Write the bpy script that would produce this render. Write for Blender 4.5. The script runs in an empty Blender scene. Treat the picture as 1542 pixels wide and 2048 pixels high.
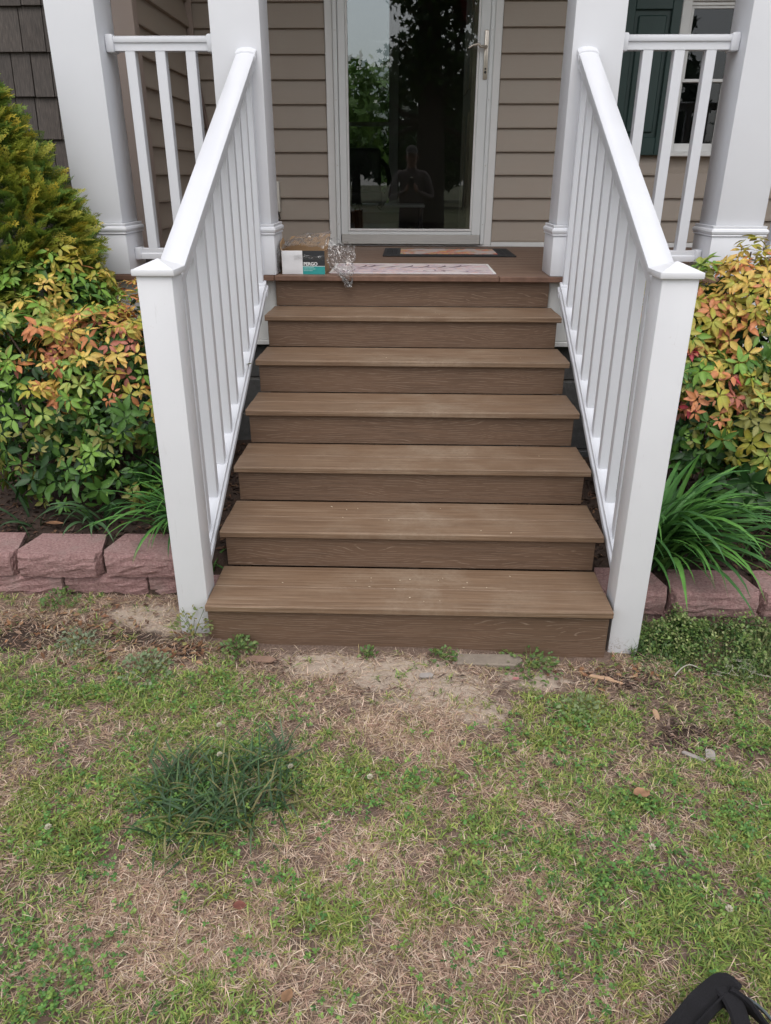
import bpy, bmesh, math, random
import numpy as np
from mathutils import Matrix, Vector, Euler
R=math.radians
random.seed(7); rng=np.random.default_rng(11)
sc=bpy.context.scene
COL=sc.collection

# ------------------------------------------------------------------ camera, sky, sun, exposure
F_PX,PITCH,YAW,ROLL=1491.431,0.4221,-0.0292,0.0022
CAM=Vector((-0.0184,-2.2335,1.527))
fw=Vector((math.sin(YAW)*math.cos(PITCH),math.cos(YAW)*math.cos(PITCH),-math.sin(PITCH)))
rt=Vector((math.cos(YAW),-math.sin(YAW),0)); up=rt.cross(fw)
r2=rt*math.cos(ROLL)+up*math.sin(ROLL); u2=up*math.cos(ROLL)-rt*math.sin(ROLL)
cd=bpy.data.cameras.new('camera'); cam=bpy.data.objects.new('camera',cd); COL.objects.link(cam)
cam.matrix_world=Matrix(((r2.x,u2.x,-fw.x,CAM.x),(r2.y,u2.y,-fw.y,CAM.y),(r2.z,u2.z,-fw.z,CAM.z),(0,0,0,1)))
cd.sensor_fit='VERTICAL'; cd.sensor_height=36; cd.sensor_width=36
cd.lens=F_PX/2048*36; cd.clip_start=0.02; cd.clip_end=500
sc.camera=cam
SUN_EL,SUN_AZ=R(60),R(180)
w=bpy.data.worlds.new('World'); sc.world=w; w.use_nodes=True
nt=w.node_tree; nt.nodes.clear()
sky=nt.nodes.new('ShaderNodeTexSky'); sky.sky_type='NISHITA'; sky.sun_disc=False
sky.sun_elevation=SUN_EL; sky.sun_rotation=SUN_AZ; sky.air_density=1.0; sky.dust_density=4.0; sky.ozone_density=1.0
hs=nt.nodes.new('ShaderNodeHueSaturation'); hs.inputs['Saturation'].default_value=0.38
bg=nt.nodes.new('ShaderNodeBackground'); bg.inputs['Strength'].default_value=0.15
wo=nt.nodes.new('ShaderNodeOutputWorld')
nt.links.new(sky.outputs[0],hs.inputs['Color']); nt.links.new(hs.outputs[0],bg.inputs['Color']); nt.links.new(bg.outputs[0],wo.inputs[0])
ld=bpy.data.lights.new('sun','SUN'); ld.energy=1.2; ld.angle=R(125); ld.color=(1,0.975,0.95)
sun=bpy.data.objects.new('sun',ld); COL.objects.link(sun)
sdir=Vector((math.sin(SUN_AZ)*math.cos(SUN_EL),math.cos(SUN_AZ)*math.cos(SUN_EL),math.sin(SUN_EL)))
sun.rotation_euler=sdir.to_track_quat('Z','Y').to_euler(); sun.location=sdir*30
vs=sc.view_settings; vs.view_transform='Standard'; vs.look='None'; vs.gamma=1; vs.exposure=0.36; vs.use_curve_mapping=False
sc.render.engine='CYCLES'; cy=sc.cycles
cy.use_denoising=True; cy.max_bounces=8; cy.diffuse_bounces=4; cy.glossy_bounces=4; cy.transparent_max_bounces=24; cy.transmission_bounces=6
cy.caustics_reflective=False; cy.caustics_refractive=False; cy.sample_clamp_indirect=6

# ------------------------------------------------------------------ helpers
def tag(o,label=None,cat=None,group=None,kind=None):
    if label: o['label']=label
    if cat: o['category']=cat
    if group: o['group']=group
    if kind: o['kind']=kind
    return o
def thing(name,loc,label,cat,group=None):
    o=bpy.data.objects.new(name,None); o.empty_display_size=.1; o.location=loc; COL.objects.link(o)
    return tag(o,label,cat,group)
def absloc(p):
    v=Vector((0,0,0))
    while p is not None: v=v+p.location; p=p.parent
    return v
def link(name,me,parent=None,loc=None,world=None):
    o=bpy.data.objects.new(name,me); COL.objects.link(o)
    if world is not None: o.matrix_basis=world
    elif loc is not None: o.location=loc
    if parent is not None:
        o.parent=parent
        o.matrix_parent_inverse=WM(parent).inverted()
    return o
def WM(o):
    if o.parent is None: return o.matrix_basis.copy()
    return WM(o.parent)@o.matrix_parent_inverse@o.matrix_basis
class MB:
    def __init__(s): s.v=[]; s.f=[]
    def add(s,vs,fs):
        n=len(s.v); s.v+= [tuple(v) for v in vs]; s.f+=[tuple(i+n for i in f) for f in fs]; return s
    def box(s,x0,x1,y0,y1,z0,z1):
        return s.add([(x0,y0,z0),(x1,y0,z0),(x1,y1,z0),(x0,y1,z0),(x0,y0,z1),(x1,y0,z1),(x1,y1,z1),(x0,y1,z1)],
            [(0,3,2,1),(4,5,6,7),(0,1,5,4),(1,2,6,5),(2,3,7,6),(3,0,4,7)])
    def prism(s,prof,axis,a,b):
        n=len(prof); V=[]
        for t in (a,b):
            for p in prof:
                V.append((t,p[0],p[1]) if axis=='x' else (p[0],t,p[1]) if axis=='y' else (p[0],p[1],t))
        F=[tuple(range(n)),tuple(range(2*n-1,n-1,-1))]+[(i,i+n,(i+1)%n+n,(i+1)%n) for i in range(n)]
        return s.add(V,F)
    def sweep(s,prof,p0,p1,upv=(0,0,1)):
        # profile (a,b) : a along side vector, b along world z (vertical cut ends, plumb)
        p0=Vector(p0);p1=Vector(p1);d=(p1-p0);side=Vector((d.y,-d.x,0)).normalized()
        n=len(prof); V=[]
        for P in (p0,p1):
            for a,b in prof: V.append(P+side*a+Vector((0,0,b)))
        F=[tuple(range(n-1,-1,-1)),tuple(range(n,2*n))]+[(i,(i+1)%n,(i+1)%n+n,i+n) for i in range(n)]
        return s.add(V,F)
    def tube(s,pts,rad,n=8,cap=True):
        pts=[Vector(p) for p in pts]; m=len(pts)
        rad=rad if hasattr(rad,'__len__') else [rad]*m
        ring=[];ref=Vector((0,0,1))
        for i in range(m):
            t=(pts[min(i+1,m-1)]-pts[max(i-1,0)]).normalized()
            a=t.cross(ref)
            if a.length<.05: a=t.cross(Vector((1,0,0)))
            a.normalize(); b=t.cross(a)
            ring.append([pts[i]+(a*math.cos(2*math.pi*k/n)+b*math.sin(2*math.pi*k/n))*rad[i] for k in range(n)])
        V=[p for r in ring for p in r]
        F=[(i*n+k,i*n+(k+1)%n,(i+1)*n+(k+1)%n,(i+1)*n+k) for i in range(m-1) for k in range(n)]
        if cap: F+=[tuple(range(n-1,-1,-1)),tuple(range((m-1)*n,m*n))]
        return s.add(V,F)
    def mesh(s,name,mat,bevel=0,smooth=False,seg=1):
        me=bpy.data.meshes.new(name); me.from_pydata(s.v,[],s.f)
        bm=bmesh.new(); bm.from_mesh(me)
        bmesh.ops.recalc_face_normals(bm,faces=bm.faces)
        if bevel>0:
            es=[e for e in bm.edges if len(e.link_faces)==2 and e.calc_face_angle(0)>.5]
            bmesh.ops.bevel(bm,geom=es,offset=bevel,segments=seg,affect='EDGES',profile=.5,clamp_overlap=True)
        if smooth:
            for f in bm.faces: f.smooth=True
            for e in bm.edges:
                if len(e.link_faces)==2 and e.calc_face_angle(0)>.7: e.smooth=False
        bm.to_mesh(me); bm.free(); me.materials.append(mat); return me
    def build(s,name,mat,parent=None,bevel=0,smooth=False,seg=1):
        return link(name,s.mesh(name,mat,bevel,smooth,seg),parent)
def fastmesh(name,V,T,C,mat,smooth=False):
    me=bpy.data.meshes.new(name); V=np.asarray(V,np.float32); T=np.asarray(T,np.int32)
    me.vertices.add(len(V)); me.vertices.foreach_set('co',V.ravel())
    k=T.shape[1]; me.loops.add(T.size); me.loops.foreach_set('vertex_index',T.ravel())
    me.polygons.add(len(T)); me.polygons.foreach_set('loop_start',np.arange(0,T.size,k,dtype=np.int32)); me.polygons.foreach_set('loop_total',np.full(len(T),k,np.int32))
    if smooth: me.polygons.foreach_set('use_smooth',np.ones(len(T),bool))
    me.update(calc_edges=True)
    if C is not None:
        a=me.color_attributes.new('Col','FLOAT_COLOR','POINT'); c4=np.ones((len(V),4),np.float32); c4[:,:3]=C; a.data.foreach_set('color',c4.ravel())
    me.materials.append(mat); return me
# value noise for layout
_tab=rng.random((256,256))
def vnoise(x,y):
    x=np.asarray(x,float);y=np.asarray(y,float); xi=np.floor(x).astype(int);yi=np.floor(y).astype(int);fx=x-xi;fy=y-yi
    fx=fx*fx*(3-2*fx);fy=fy*fy*(3-2*fy); g=lambda a,b:_tab[a%256,b%256]
    return (g(xi,yi)*(1-fx)+g(xi+1,yi)*fx)*(1-fy)+(g(xi,yi+1)*(1-fx)+g(xi+1,yi+1)*fx)*fy
def fbm(x,y,o=4):
    t=0;a=.5
    for i in range(o): t=t+a*vnoise(np.asarray(x)*2**i+17*i,np.asarray(y)*2**i+31*i); a*=.5
    return t
def sstep(a,b,x): t=np.clip((np.asarray(x,float)-a)/(b-a),0,1); return t*t*(3-2*t)

# ------------------------------------------------------------------ materials
class NT:
    def __init__(s,name):
        s.m=bpy.data.materials.new(name); s.m.use_nodes=True; s.t=s.m.node_tree; s.t.nodes.clear()
        s.out=s.n('ShaderNodeOutputMaterial')
    def n(s,ty,props={},**inp):
        o=s.t.nodes.new(ty)
        for k,v in props.items(): setattr(o,k,v)
        for k,v in inp.items():
            i=o.inputs[int(k[1:])] if k[0]=='_' else o.inputs[k.replace('_',' ')]
            if hasattr(v,'is_output') or isinstance(v,bpy.types.NodeSocket): s.t.links.new(v,i)
            else: i.default_value=v
        return o
    def math(s,op,a,b=0.0,c=0.0,clamp=False): return s.n('ShaderNodeMath',{'operation':op,'use_clamp':clamp},_0=a,_1=b,_2=c).outputs[0]
    def mix(s,f,a,b,mode='MIX'):
        o=s.n('ShaderNodeMix',{'data_type':'RGBA','blend_type':mode}); 
        for i,v in ((0,f),(6,a),(7,b)):
            if isinstance(v,bpy.types.NodeSocket): s.t.links.new(v,o.inputs[i])
            else: o.inputs[i].default_value=v if i==0 else (tuple(v)+(1,))[:4]
        return o.outputs[2]
    def ramp(s,f,*st):
        o=s.n('ShaderNodeValToRGB',_0=f); e=o.color_ramp.elements
        while len(e)<len(st): e.new(.5)
        for i,(p,c) in enumerate(st):
            e[i].position=p; e[i].color=(c,c,c,1) if not hasattr(c,'__len__') else tuple(c)+(1,)
        return o.outputs[0]
    def coord(s,scale=(1,1,1),rand=0,gen='Object'):
        tc=s.n('ShaderNodeTexCoord').outputs[gen]
        if rand:
            oi=s.n('ShaderNodeObjectInfo').outputs['Random']
            cb=s.n('ShaderNodeCombineXYZ',_0=s.math('MULTIPLY',oi,rand*37.),_1=s.math('MULTIPLY',oi,rand*91.),_2=s.math('MULTIPLY',oi,rand*53.)).outputs[0]
            tc=s.n('ShaderNodeVectorMath',{'operation':'ADD'},_0=tc,_1=cb).outputs[0]
        return s.n('ShaderNodeMapping',_0=tc,Scale=scale).outputs[0]
    def noise(s,vec,scale=5,detail=4,rough=.5,dist=0): return s.n('ShaderNodeTexNoise',Vector=vec,Scale=scale,Detail=detail,Roughness=rough,Distortion=dist).outputs[0]
    def bump(s,h,strength=.3,dist=.002): return s.n('ShaderNodeBump',Strength=strength,Distance=dist,Height=h).outputs[0]
    def pr(s,col,rough=.5,nrm=None,**kw):
        o=s.n('ShaderNodeBsdfPrincipled',Base_Color=col if isinstance(col,bpy.types.NodeSocket) else tuple(col)+(1,),Roughness=rough,**kw)
        if nrm is not None: s.t.links.new(nrm,o.inputs['Normal'])
        return o
    def done(s,sh): s.t.links.new(sh.outputs[0] if hasattr(sh,'outputs') else sh,s.out.inputs[0]); return s.m
def basic(name,col,rough=.5,var=.08,scale=8,bump=0,bscale=60,bdist=.001,rand=0,dirt=None,**kw):
    t=NT(name); v=t.coord(rand=rand); n=t.noise(v,scale,5,.6)
    a=tuple(c*(1-var) for c in col); b=tuple(min(1,c*(1+var)) for c in col)
    c=t.ramp(n,(.3,a),(.7,b))
    if rand:
        oi=t.n('ShaderNodeObjectInfo').outputs['Random']
        c=t.mix(1.0,c,t.ramp(oi,(0,1-rand*.12),(1,1.0)),'MULTIPLY')
    if dirt:
        d=t.ramp(t.noise(v,dirt[1],6,.7),(dirt[2],0.),(dirt[2]+.12,1.)); c=t.mix(t.math('MULTIPLY',d,dirt[3]),c,dirt[0])
    nb=t.bump(t.noise(v,bscale,3),bump,bdist) if bump else None
    return t.done(t.pr(c,rough,nb,**kw))
def white_post():
    t=NT('white_vinyl_post'); v=t.coord(); n=t.noise(v,3,5,.6); c=t.ramp(n,(.3,(.68,.69,.72)),(.7,(.72,.73,.76)))
    d=t.ramp(t.noise(v,26,6,.7),(.66,0.),(.78,.5)); c=t.mix(d,c,(.42,.38,.33))
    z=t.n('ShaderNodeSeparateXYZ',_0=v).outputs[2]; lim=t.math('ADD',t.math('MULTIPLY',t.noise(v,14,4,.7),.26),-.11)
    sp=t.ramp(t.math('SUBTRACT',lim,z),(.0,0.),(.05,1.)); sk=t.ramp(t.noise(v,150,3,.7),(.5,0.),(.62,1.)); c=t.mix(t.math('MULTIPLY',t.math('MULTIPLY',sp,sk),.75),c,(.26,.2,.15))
    sc2=t.ramp(t.noise(t.coord((8,8,.9)),9,4,.7),(.66,0.),(.72,.22)); c=t.mix(sc2,c,(.45,.44,.43))
    return t.done(t.pr(c,.34,t.bump(t.noise(v,25,3),.08,.002)))
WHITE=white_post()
RAILW=basic('white_rail_vinyl',(.655,.67,.71),.3,.02,5,dirt=((.45,.42,.36),40,.67,.4))
COLUMNW=basic('white_column_paint',(.71,.725,.765),.42,.02,4,.1,12,.002,dirt=((.5,.48,.45),34,.68,.35))
TRIMW=basic('white_trim',(.74,.74,.73),.4,.03,6)
DOORW=basic('storm_door_white',(.74,.76,.76),.35,.02,5)
def metal(name,col,rough):
    t=NT(name); v=t.coord((2,40,40)); n=t.noise(v,8,3)
    return t.done(t.pr(t.ramp(n,(.3,tuple(c*.88 for c in col)),(.7,col)),rough,Metallic=.9))
ALU=metal('brushed_aluminium',(.72,.71,.68),.42); NICKEL=metal('satin_nickel',(.66,.6,.52),.3)
def siding(name,col):
    t=NT(name); v=t.coord(rand=1); v2=t.coord((1.2,30,30),rand=1)
    n=t.noise(v,3,5,.6); g=t.noise(v2,6,4,.6)
    c=t.mix(t.math('MULTIPLY',g,.35),tuple(c*1.06 for c in col),tuple(c*.8 for c in col))
    c=t.mix(t.ramp(n,(.35,0.),(.75,.45)),c,(col[0]*.98,col[1]*.88,col[2]*.84))
    return t.done(t.pr(c,.55,t.bump(g,.12,.001)))
SIDING=siding('taupe_lap_siding',(.34,.292,.243)); CORNER=siding('taupe_corner_trim',(.35,.285,.25))
def shake():
    t=NT('dark_brown_shake'); v=t.coord((55,55,2.2),rand=1); g=t.noise(v,3,6,.65,.3); l=t.noise(t.coord(rand=1),5,4)
    c=t.ramp(g,(.3,(.035,.028,.024)),(.55,(.085,.068,.058)),(.75,(.15,.125,.108)))
    oi=t.n('ShaderNodeObjectInfo').outputs['Random']
    c=t.mix(1.,c,t.ramp(oi,(0,.72),(1,1.1)),'MULTIPLY'); c=t.mix(t.math('MULTIPLY',l,.4),c,(.09,.085,.08))
    return t.done(t.pr(c,.7,t.bump(g,.8,.004)))
SHAKE=shake()
def tread():
    t=NT('brown_composite_tread'); 
    g=t.noise(t.coord((1.1,38,38),1),3.2,6,.62,.4); f=t.noise(t.coord((2.4,150,150),1),3,4,.6); l=t.noise(t.coord((1.6,90,90),1),2.2,3,.5)
    d=t.noise(t.coord(),5.5,6,.6); d2=t.noise(t.coord(),60,4,.7)
    c=t.ramp(g,(.28,(.115,.067,.039)),(.5,(.172,.106,.063)),(.74,(.245,.16,.10)))
    c=t.mix(t.ramp(f,(.45,0.),(.8,.5)),c,(.11,.066,.042))
    c=t.mix(t.ramp(l,(.58,0.),(.66,.38)),c,(.38,.29,.205))
    wx=t.n('ShaderNodeSeparateXYZ',_0=t.coord()).outputs[0]; wear=t.ramp(t.math('ADD',t.math('ABSOLUTE',t.math('SUBTRACT',wx,.08)),t.math('MULTIPLY',t.noise(t.coord(),3,3),.5)),(.3,1.),(.75,.25))
    c=t.mix(t.math('MULTIPLY',t.math('MULTIPLY',t.ramp(d,(.42,.08),(.75,.8)),t.ramp(d2,(.3,.35),(.7,1.))),wear),c,(.34,.275,.205))
    h=t.math('ADD',g,t.math('MULTIPLY',l,.7))
    return t.done(t.pr(c,.58,t.bump(h,.35,.0015)))
TREAD=tread()
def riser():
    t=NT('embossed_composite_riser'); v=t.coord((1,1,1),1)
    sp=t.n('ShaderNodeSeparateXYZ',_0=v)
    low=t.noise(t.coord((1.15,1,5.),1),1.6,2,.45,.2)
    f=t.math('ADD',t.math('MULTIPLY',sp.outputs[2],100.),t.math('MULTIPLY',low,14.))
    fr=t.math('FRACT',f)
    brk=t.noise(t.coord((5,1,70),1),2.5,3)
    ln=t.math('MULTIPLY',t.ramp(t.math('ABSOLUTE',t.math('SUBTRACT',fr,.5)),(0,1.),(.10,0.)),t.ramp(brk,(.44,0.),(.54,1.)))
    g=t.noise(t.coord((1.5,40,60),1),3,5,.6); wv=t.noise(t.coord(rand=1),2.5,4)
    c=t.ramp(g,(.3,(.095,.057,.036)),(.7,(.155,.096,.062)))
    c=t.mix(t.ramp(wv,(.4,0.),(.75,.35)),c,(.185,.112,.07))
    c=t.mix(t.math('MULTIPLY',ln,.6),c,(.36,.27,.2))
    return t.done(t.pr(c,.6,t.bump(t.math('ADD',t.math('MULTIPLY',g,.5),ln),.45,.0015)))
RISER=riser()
def deck():
    t=NT('reddish_brown_deck'); g=t.noise(t.coord((1.1,40,40),1),3,6,.65,.3); l=t.noise(t.coord((4,60,60),1),4,4,.7); a=t.noise(t.coord(),3,4)
    c=t.ramp(g,(.28,(.095,.056,.038)),(.5,(.165,.102,.07)),(.75,(.25,.165,.12)))
    c=t.mix(t.math('MULTIPLY',t.ramp(l,(.58,0.),(.66,.7)),t.ramp(a,(.45,0.),(.6,1.))),c,(.42,.36,.3))
    return t.done(t.pr(c,.6,t.bump(g,.4,.002)))
DECK=deck()
EDGE=basic('reddish_edge_board',(.16,.088,.06),.6,.25,18,.3,40,.002)
CMU=basic('grey_concrete_block',(.11,.11,.11),.9,.2,30,.8,120,.003,rand=1)
GREEN=basic('dark_green_shutter',(.016,.043,.038),.45,.1,12,.15,60)
BLACKR=basic('black_rubber',(.018,.018,.02),.75,.2,40,.4,200,.001)
BLACKF=basic('black_fabric',(.0045,.004,.006),.9,.4,40,.7,260,.001)
GREYF=basic('grey_lining',(.09,.11,.12),.9,.15,60,.3,300,.001)
CARD=basic('brown_cardboard',(.30,.19,.10),.8,.1,15)
INK=basic('dark_box_print',(.03,.032,.036),.45,.1,20); TEAL=basic('teal_box_print',(.03,.30,.29),.45,.06,20); LABELW=basic('white_box_label',(.72,.72,.74),.5,.05,14,.5,14,.004); TEXTW=basic('white_lettering',(.8,.8,.8),.5,.02,10)
STICK=basic('weathered_wood_pole',(.16,.11,.09),.7,.2,30)
PLATE=basic('ivory_plastic_cover',(.62,.6,.54),.45,.05,15); CORD=basic('black_cord',(.015,.013,.012),.6,.1,20)
def glass(name,refl,tint):
    t=NT(name); tr=t.n('ShaderNodeBsdfTransparent',Color=tuple(tint)+(1,)); gl=t.n('ShaderNodeBsdfGlossy',Roughness=.004,Color=(.95,.97,1,1))
    w=t.noise(t.coord(),1.1,2); t.t.links.new(t.bump(w,.02,.01),gl.inputs['Normal'])
    fr=t.n('ShaderNodeFresnel',IOR=1.5).outputs[0]; fac=t.math('ADD',t.math('MULTIPLY',fr,1.0),refl,clamp=True)
    return t.done(t.n('ShaderNodeMixShader',_0=fac,_1=tr.outputs[0],_2=gl.outputs[0]))
GLASS=glass('storm_door_glass',.025,(.8,.82,.8)); WGLASS=glass('window_glass',-.01,(.6,.62,.62))
def film():
    t=NT('clear_plastic_film'); tr=t.n('ShaderNodeBsdfTransparent',Color=(.93,.93,.93,1)); gl=t.n('ShaderNodeBsdfGlossy',Roughness=.16,Color=(.95,.95,.95,1)); df=t.n('ShaderNodeBsdfDiffuse',Color=(.75,.75,.76,1))
    lw=t.n('ShaderNodeLayerWeight',Blend=.35).outputs['Facing']
    a=t.n('ShaderNodeMixShader',_0=.25,_1=gl.outputs[0],_2=df.outputs[0])
    f=t.math('ADD',t.math('MULTIPLY',lw,.42),.07,clamp=True)
    return t.done(t.n('ShaderNodeMixShader',_0=f,_1=tr.outputs[0],_2=a.outputs[0]))
FILM=film()
def leafmat(name,rough=.42,trans=.28,var=.3,nscale=90):
    t=NT(name); a=t.n('ShaderNodeVertexColor',{'layer_name':'Col'}).outputs[0]
    n=t.noise(t.coord(),nscale,3,.6)
    c=t.mix(1.,a,t.ramp(n,(.25,1-var),(.75,1+var*.6)),'MULTIPLY')
    p=t.pr(c,rough,Specular_IOR_Level=.35); tl=t.n('ShaderNodeBsdfTranslucent',Color=c)
    return t.done(t.n('ShaderNodeMixShader',_0=trans,_1=p.outputs[0],_2=tl.outputs[0]))
LEAF=leafmat('leaf',.42,.2); GRASS=leafmat('grass_blade',.5,.2,.25,25); DRY=leafmat('dry_litter',.8,.05,.3,60); NEEDLE=leafmat('conifer_spray',.55,.34,.25,40)
BARK=basic('shrub_bark',(.10,.07,.05),.9,.35,60,.8,120,.003)
TBARK=basic('tree_bark',(.07,.05,.04),.9,.35,8,.8,20,.02)
def ground_mat():
    t=NT('dry_lawn_soil'); v=t.coord(); a=t.n('ShaderNodeVertexColor',{'layer_name':'Col'}).outputs[0]
    sp=t.n('ShaderNodeSeparateColor',_0=a)
    n1=t.noise(v,14,6,.7); n2=t.noise(v,120,5,.7); n3=t.noise(v,420,3,.6)
    th=t.ramp(n2,(.25,(.06,.04,.03)),(.5,(.16,.11,.085)),(.75,(.36,.27,.21)))
    th=t.mix(t.ramp(n1,(.4,0.),(.7,.6)),th,(.16,.105,.078))
    sand=t.mix(n3,(.40,.32,.25),(.56,.47,.385)); sand=t.mix(t.ramp(n2,(.55,0.),(.75,.6)),sand,(.2,.15,.11))
    sand=t.mix(t.ramp(n1,(.45,0.),(.7,.4)),sand,(.24,.175,.13))
    mu=t.ramp(n2,(.3,(.018,.011,.008)),(.6,(.06,.036,.025)),(.8,(.12,.075,.05)))
    edge=t.math('ADD',sp.outputs[0],t.math('MULTIPLY',t.math('SUBTRACT',t.noise(v,38,6,.75),.5),1.5)); m1=t.ramp(edge,(.42,0.),(.66,.9))
    c=t.mix(m1,th,sand); e2=t.math('ADD',sp.outputs[1],t.math('MULTIPLY',t.math('SUBTRACT',n1,.5),.6)); c=t.mix(t.ramp(e2,(.4,0.),(.6,1.)),c,mu)
    far=t.ramp(t.noise(v,.7,4),(.35,(.05,.075,.022)),(.7,(.14,.115,.06)))
    c=t.mix(sp.outputs[2],c,far)
    h=t.math('ADD',n2,t.math('MULTIPLY',n3,.5))
    return t.done(t.pr(c,.95,t.bump(h,.9,.006)))
GROUND=ground_mat()
def block_mat():
    t=NT('red_retaining_block'); v=t.coord(rand=1); n=t.noise(v,90,6,.75); l=t.noise(v,9,5,.6); 
    c=t.ramp(n,(.25,(.17,.095,.09)),(.5,(.34,.20,.19)),(.78,(.52,.36,.34)))
    c=t.mix(t.ramp(l,(.5,0.),(.72,.6)),c,(.33,.25,.225)); sp=t.ramp(t.noise(v,260,2),(.68,0.),(.74,.7)); c=t.mix(sp,c,(.5,.42,.38))
    return t.done(t.pr(c,.95,t.bump(t.math('ADD',n,t.noise(t.coord((30,30,70),1),2.2,4,.7)),1.,.009)))
BLOCK=block_mat()

# ------------------------------------------------------------------ ground
H=.1524; RUN=.2859; ZP=1.07
def gh(x,y):
    x=np.asarray(x,float); y=np.asarray(y,float)
    g=-.055*sstep(.15,.85,x)*sstep(-1.2,.0,y)
    g=g-.02*sstep(-.9,.05,y)*(1-sstep(.1,.3,y))*sstep(-.75,-.5,x)*(1-sstep(.5,.75,x))+.004
    return g+.035*(fbm(x*3.1+5,y*3.1+9,3)-.45)*sstep(.2,-.15,y)+.012*(fbm(x*14,y*14,2)-.4)
def blobs(x,y,L):
    r=np.zeros(np.shape(x))
    for bx,by,rx,ry,wt in L: r=np.maximum(r,wt*np.exp(-(((x-bx)/rx)**2+((y-by)/ry)**2)))
    return r
SAND=[(-.03,-.14,.28,.12,1.),(-.28,-.10,.2,.09,1.),(.12,-.24,.2,.13,1.),(.42,-.14,.16,.07,.9),(-1.0,.17,.18,.10,.95),(-.9,.08,.12,.08,.8),(.2,-.33,.2,.12,.75),(-.05,-.30,.2,.10,.6)]
MULCH=[(-1.38,.02,.32,.16,.95),(-1.0,.0,.3,.10,.7),(-.78,-.07,.10,.08,.8),(.86,-.40,.18,.12,.75),(.74,-.11,.18,.08,.8),(-1.1,-.1,.2,.08,.55),(.95,-.15,.25,.12,.55),(.85,.25,.12,.3,1.)]
xs=np.concatenate([np.linspace(-160,-3.2,22),np.arange(-3.0,3.0,.025),np.linspace(3.2,160,22)])
ys=np.concatenate([np.linspace(-160,-3.2,30),np.arange(-3.0,.46,.025),np.array([.6,1,1.5,2.5,5,9,14,25,60,160.])])
gx,gy=np.meshgrid(xs,ys); gz=gh(gx,gy); far=sstep(2.6,4.5,np.maximum(np.abs(gx),-gy*.9)); gz=np.where(far>.99,0,gz); gz=np.where(gy>.5,-.05,gz)
nx,ny=len(xs),len(ys); idx=np.arange(nx*ny).reshape(ny,nx)
Q=np.stack([idx[:-1,:-1],idx[:-1,1:],idx[1:,1:],idx[1:,:-1]],-1).reshape(-1,4)
V=np.stack([gx,gy,gz],-1).reshape(-1,3)
C=np.stack([blobs(gx,gy,SAND),blobs(gx,gy,MULCH),far],-1).reshape(-1,3)
o=link('ground',fastmesh('ground',V,Q,C,GROUND,True)); tag(o,'bare dry lawn soil with sandy patch below the steps','ground',kind='structure')
# planting bed soil behind the block walls
def bedz(x): return .165-.075*float(sstep(-.6,.9,x))
def bedzn(x,y): return .165-.075*sstep(-.6,.9,x)+.03*(fbm(x*8,y*8,3)-.45)
bx_=np.arange(-4.2,4.21,.05); by_=np.concatenate([[.30],np.arange(.36,1.79,.05)])
gx,gy=np.meshgrid(bx_,by_); gz=bedzn(gx,gy); gz[0]=-.06
idx=np.arange(gx.size).reshape(gx.shape); Q=np.stack([idx[:-1,:-1],idx[:-1,1:],idx[1:,1:],idx[1:,:-1]],-1).reshape(-1,4)
o=link('garden_bed_soil',fastmesh('garden_bed_soil',np.stack([gx,gy,gz],-1).reshape(-1,3),Q,np.tile([0,1.,0],(gx.size,1)),GROUND,True)); tag(o,'dark mulch soil of the raised planting bed','ground',kind='structure')

# ------------------------------------------------------------------ house
house=thing('house',(0,3.55,0),'taupe lap-sided house front around the porch with dark brown shingled wing','house')
WY=3.5           # front wall face
fwall=MB(); 
DL,DR=-.592,.569
fwall.box(-1.60,DL,WY+.03,WY+.16,-.1,4.2); fwall.box(DR,1.70,WY+.03,WY+.16,-.1,4.2); fwall.box(DL,DR,WY+.03,WY+.16,3.2,4.2)
fwall.box(1.70,2.13,WY+.03,WY+.16,-.1,1.66).box(1.70,2.13,WY+.03,WY+.16,3.1,4.2).box(2.13,6.0,WY+.03,WY+.16,-.1,4.2)
FW=fwall.build('front_wall',SIDING,house)
def lap(x0,x1,zb,exp=.1465):
    m=MB(); m.prism([(WY+.029,zb),(WY-.003,zb),(WY-.003,zb+.012),(WY+.022,zb+exp+.012),(WY+.029,zb+exp+.012)],'x',x0,x1); return m
sidemeshes={}
def course(x0,x1,z):
    k=(round(x0,3),round(x1,3))
    if k not in sidemeshes: sidemeshes[k]=lap(x0,x1,0).mesh('siding_board',SIDING,.0015)
    return link('siding_board',sidemeshes[k],FW,loc=(0,0,z))
z=1.102; zs=[]
while z<3.9: zs.append(z); z+=.1465
for z in zs:
    course(-1.47,DL-.002,z-.004); 
    if z<3.1: course(DR+.002,1.69 if z+.15>1.66 and z<3.1 else 2.9,z)
    if z+.15>1.66 and z<3.1: course(2.15,2.9,z)
MB().box(DR+.002,2.9,WY-.006,WY+.028,ZP,1.100).build('starter_trim',TRIMW,house,.002)
MB().box(-1.47,DL-.002,WY-.006,WY+.028,ZP,1.097).build('starter_trim',TRIMW,house,.002)
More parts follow.
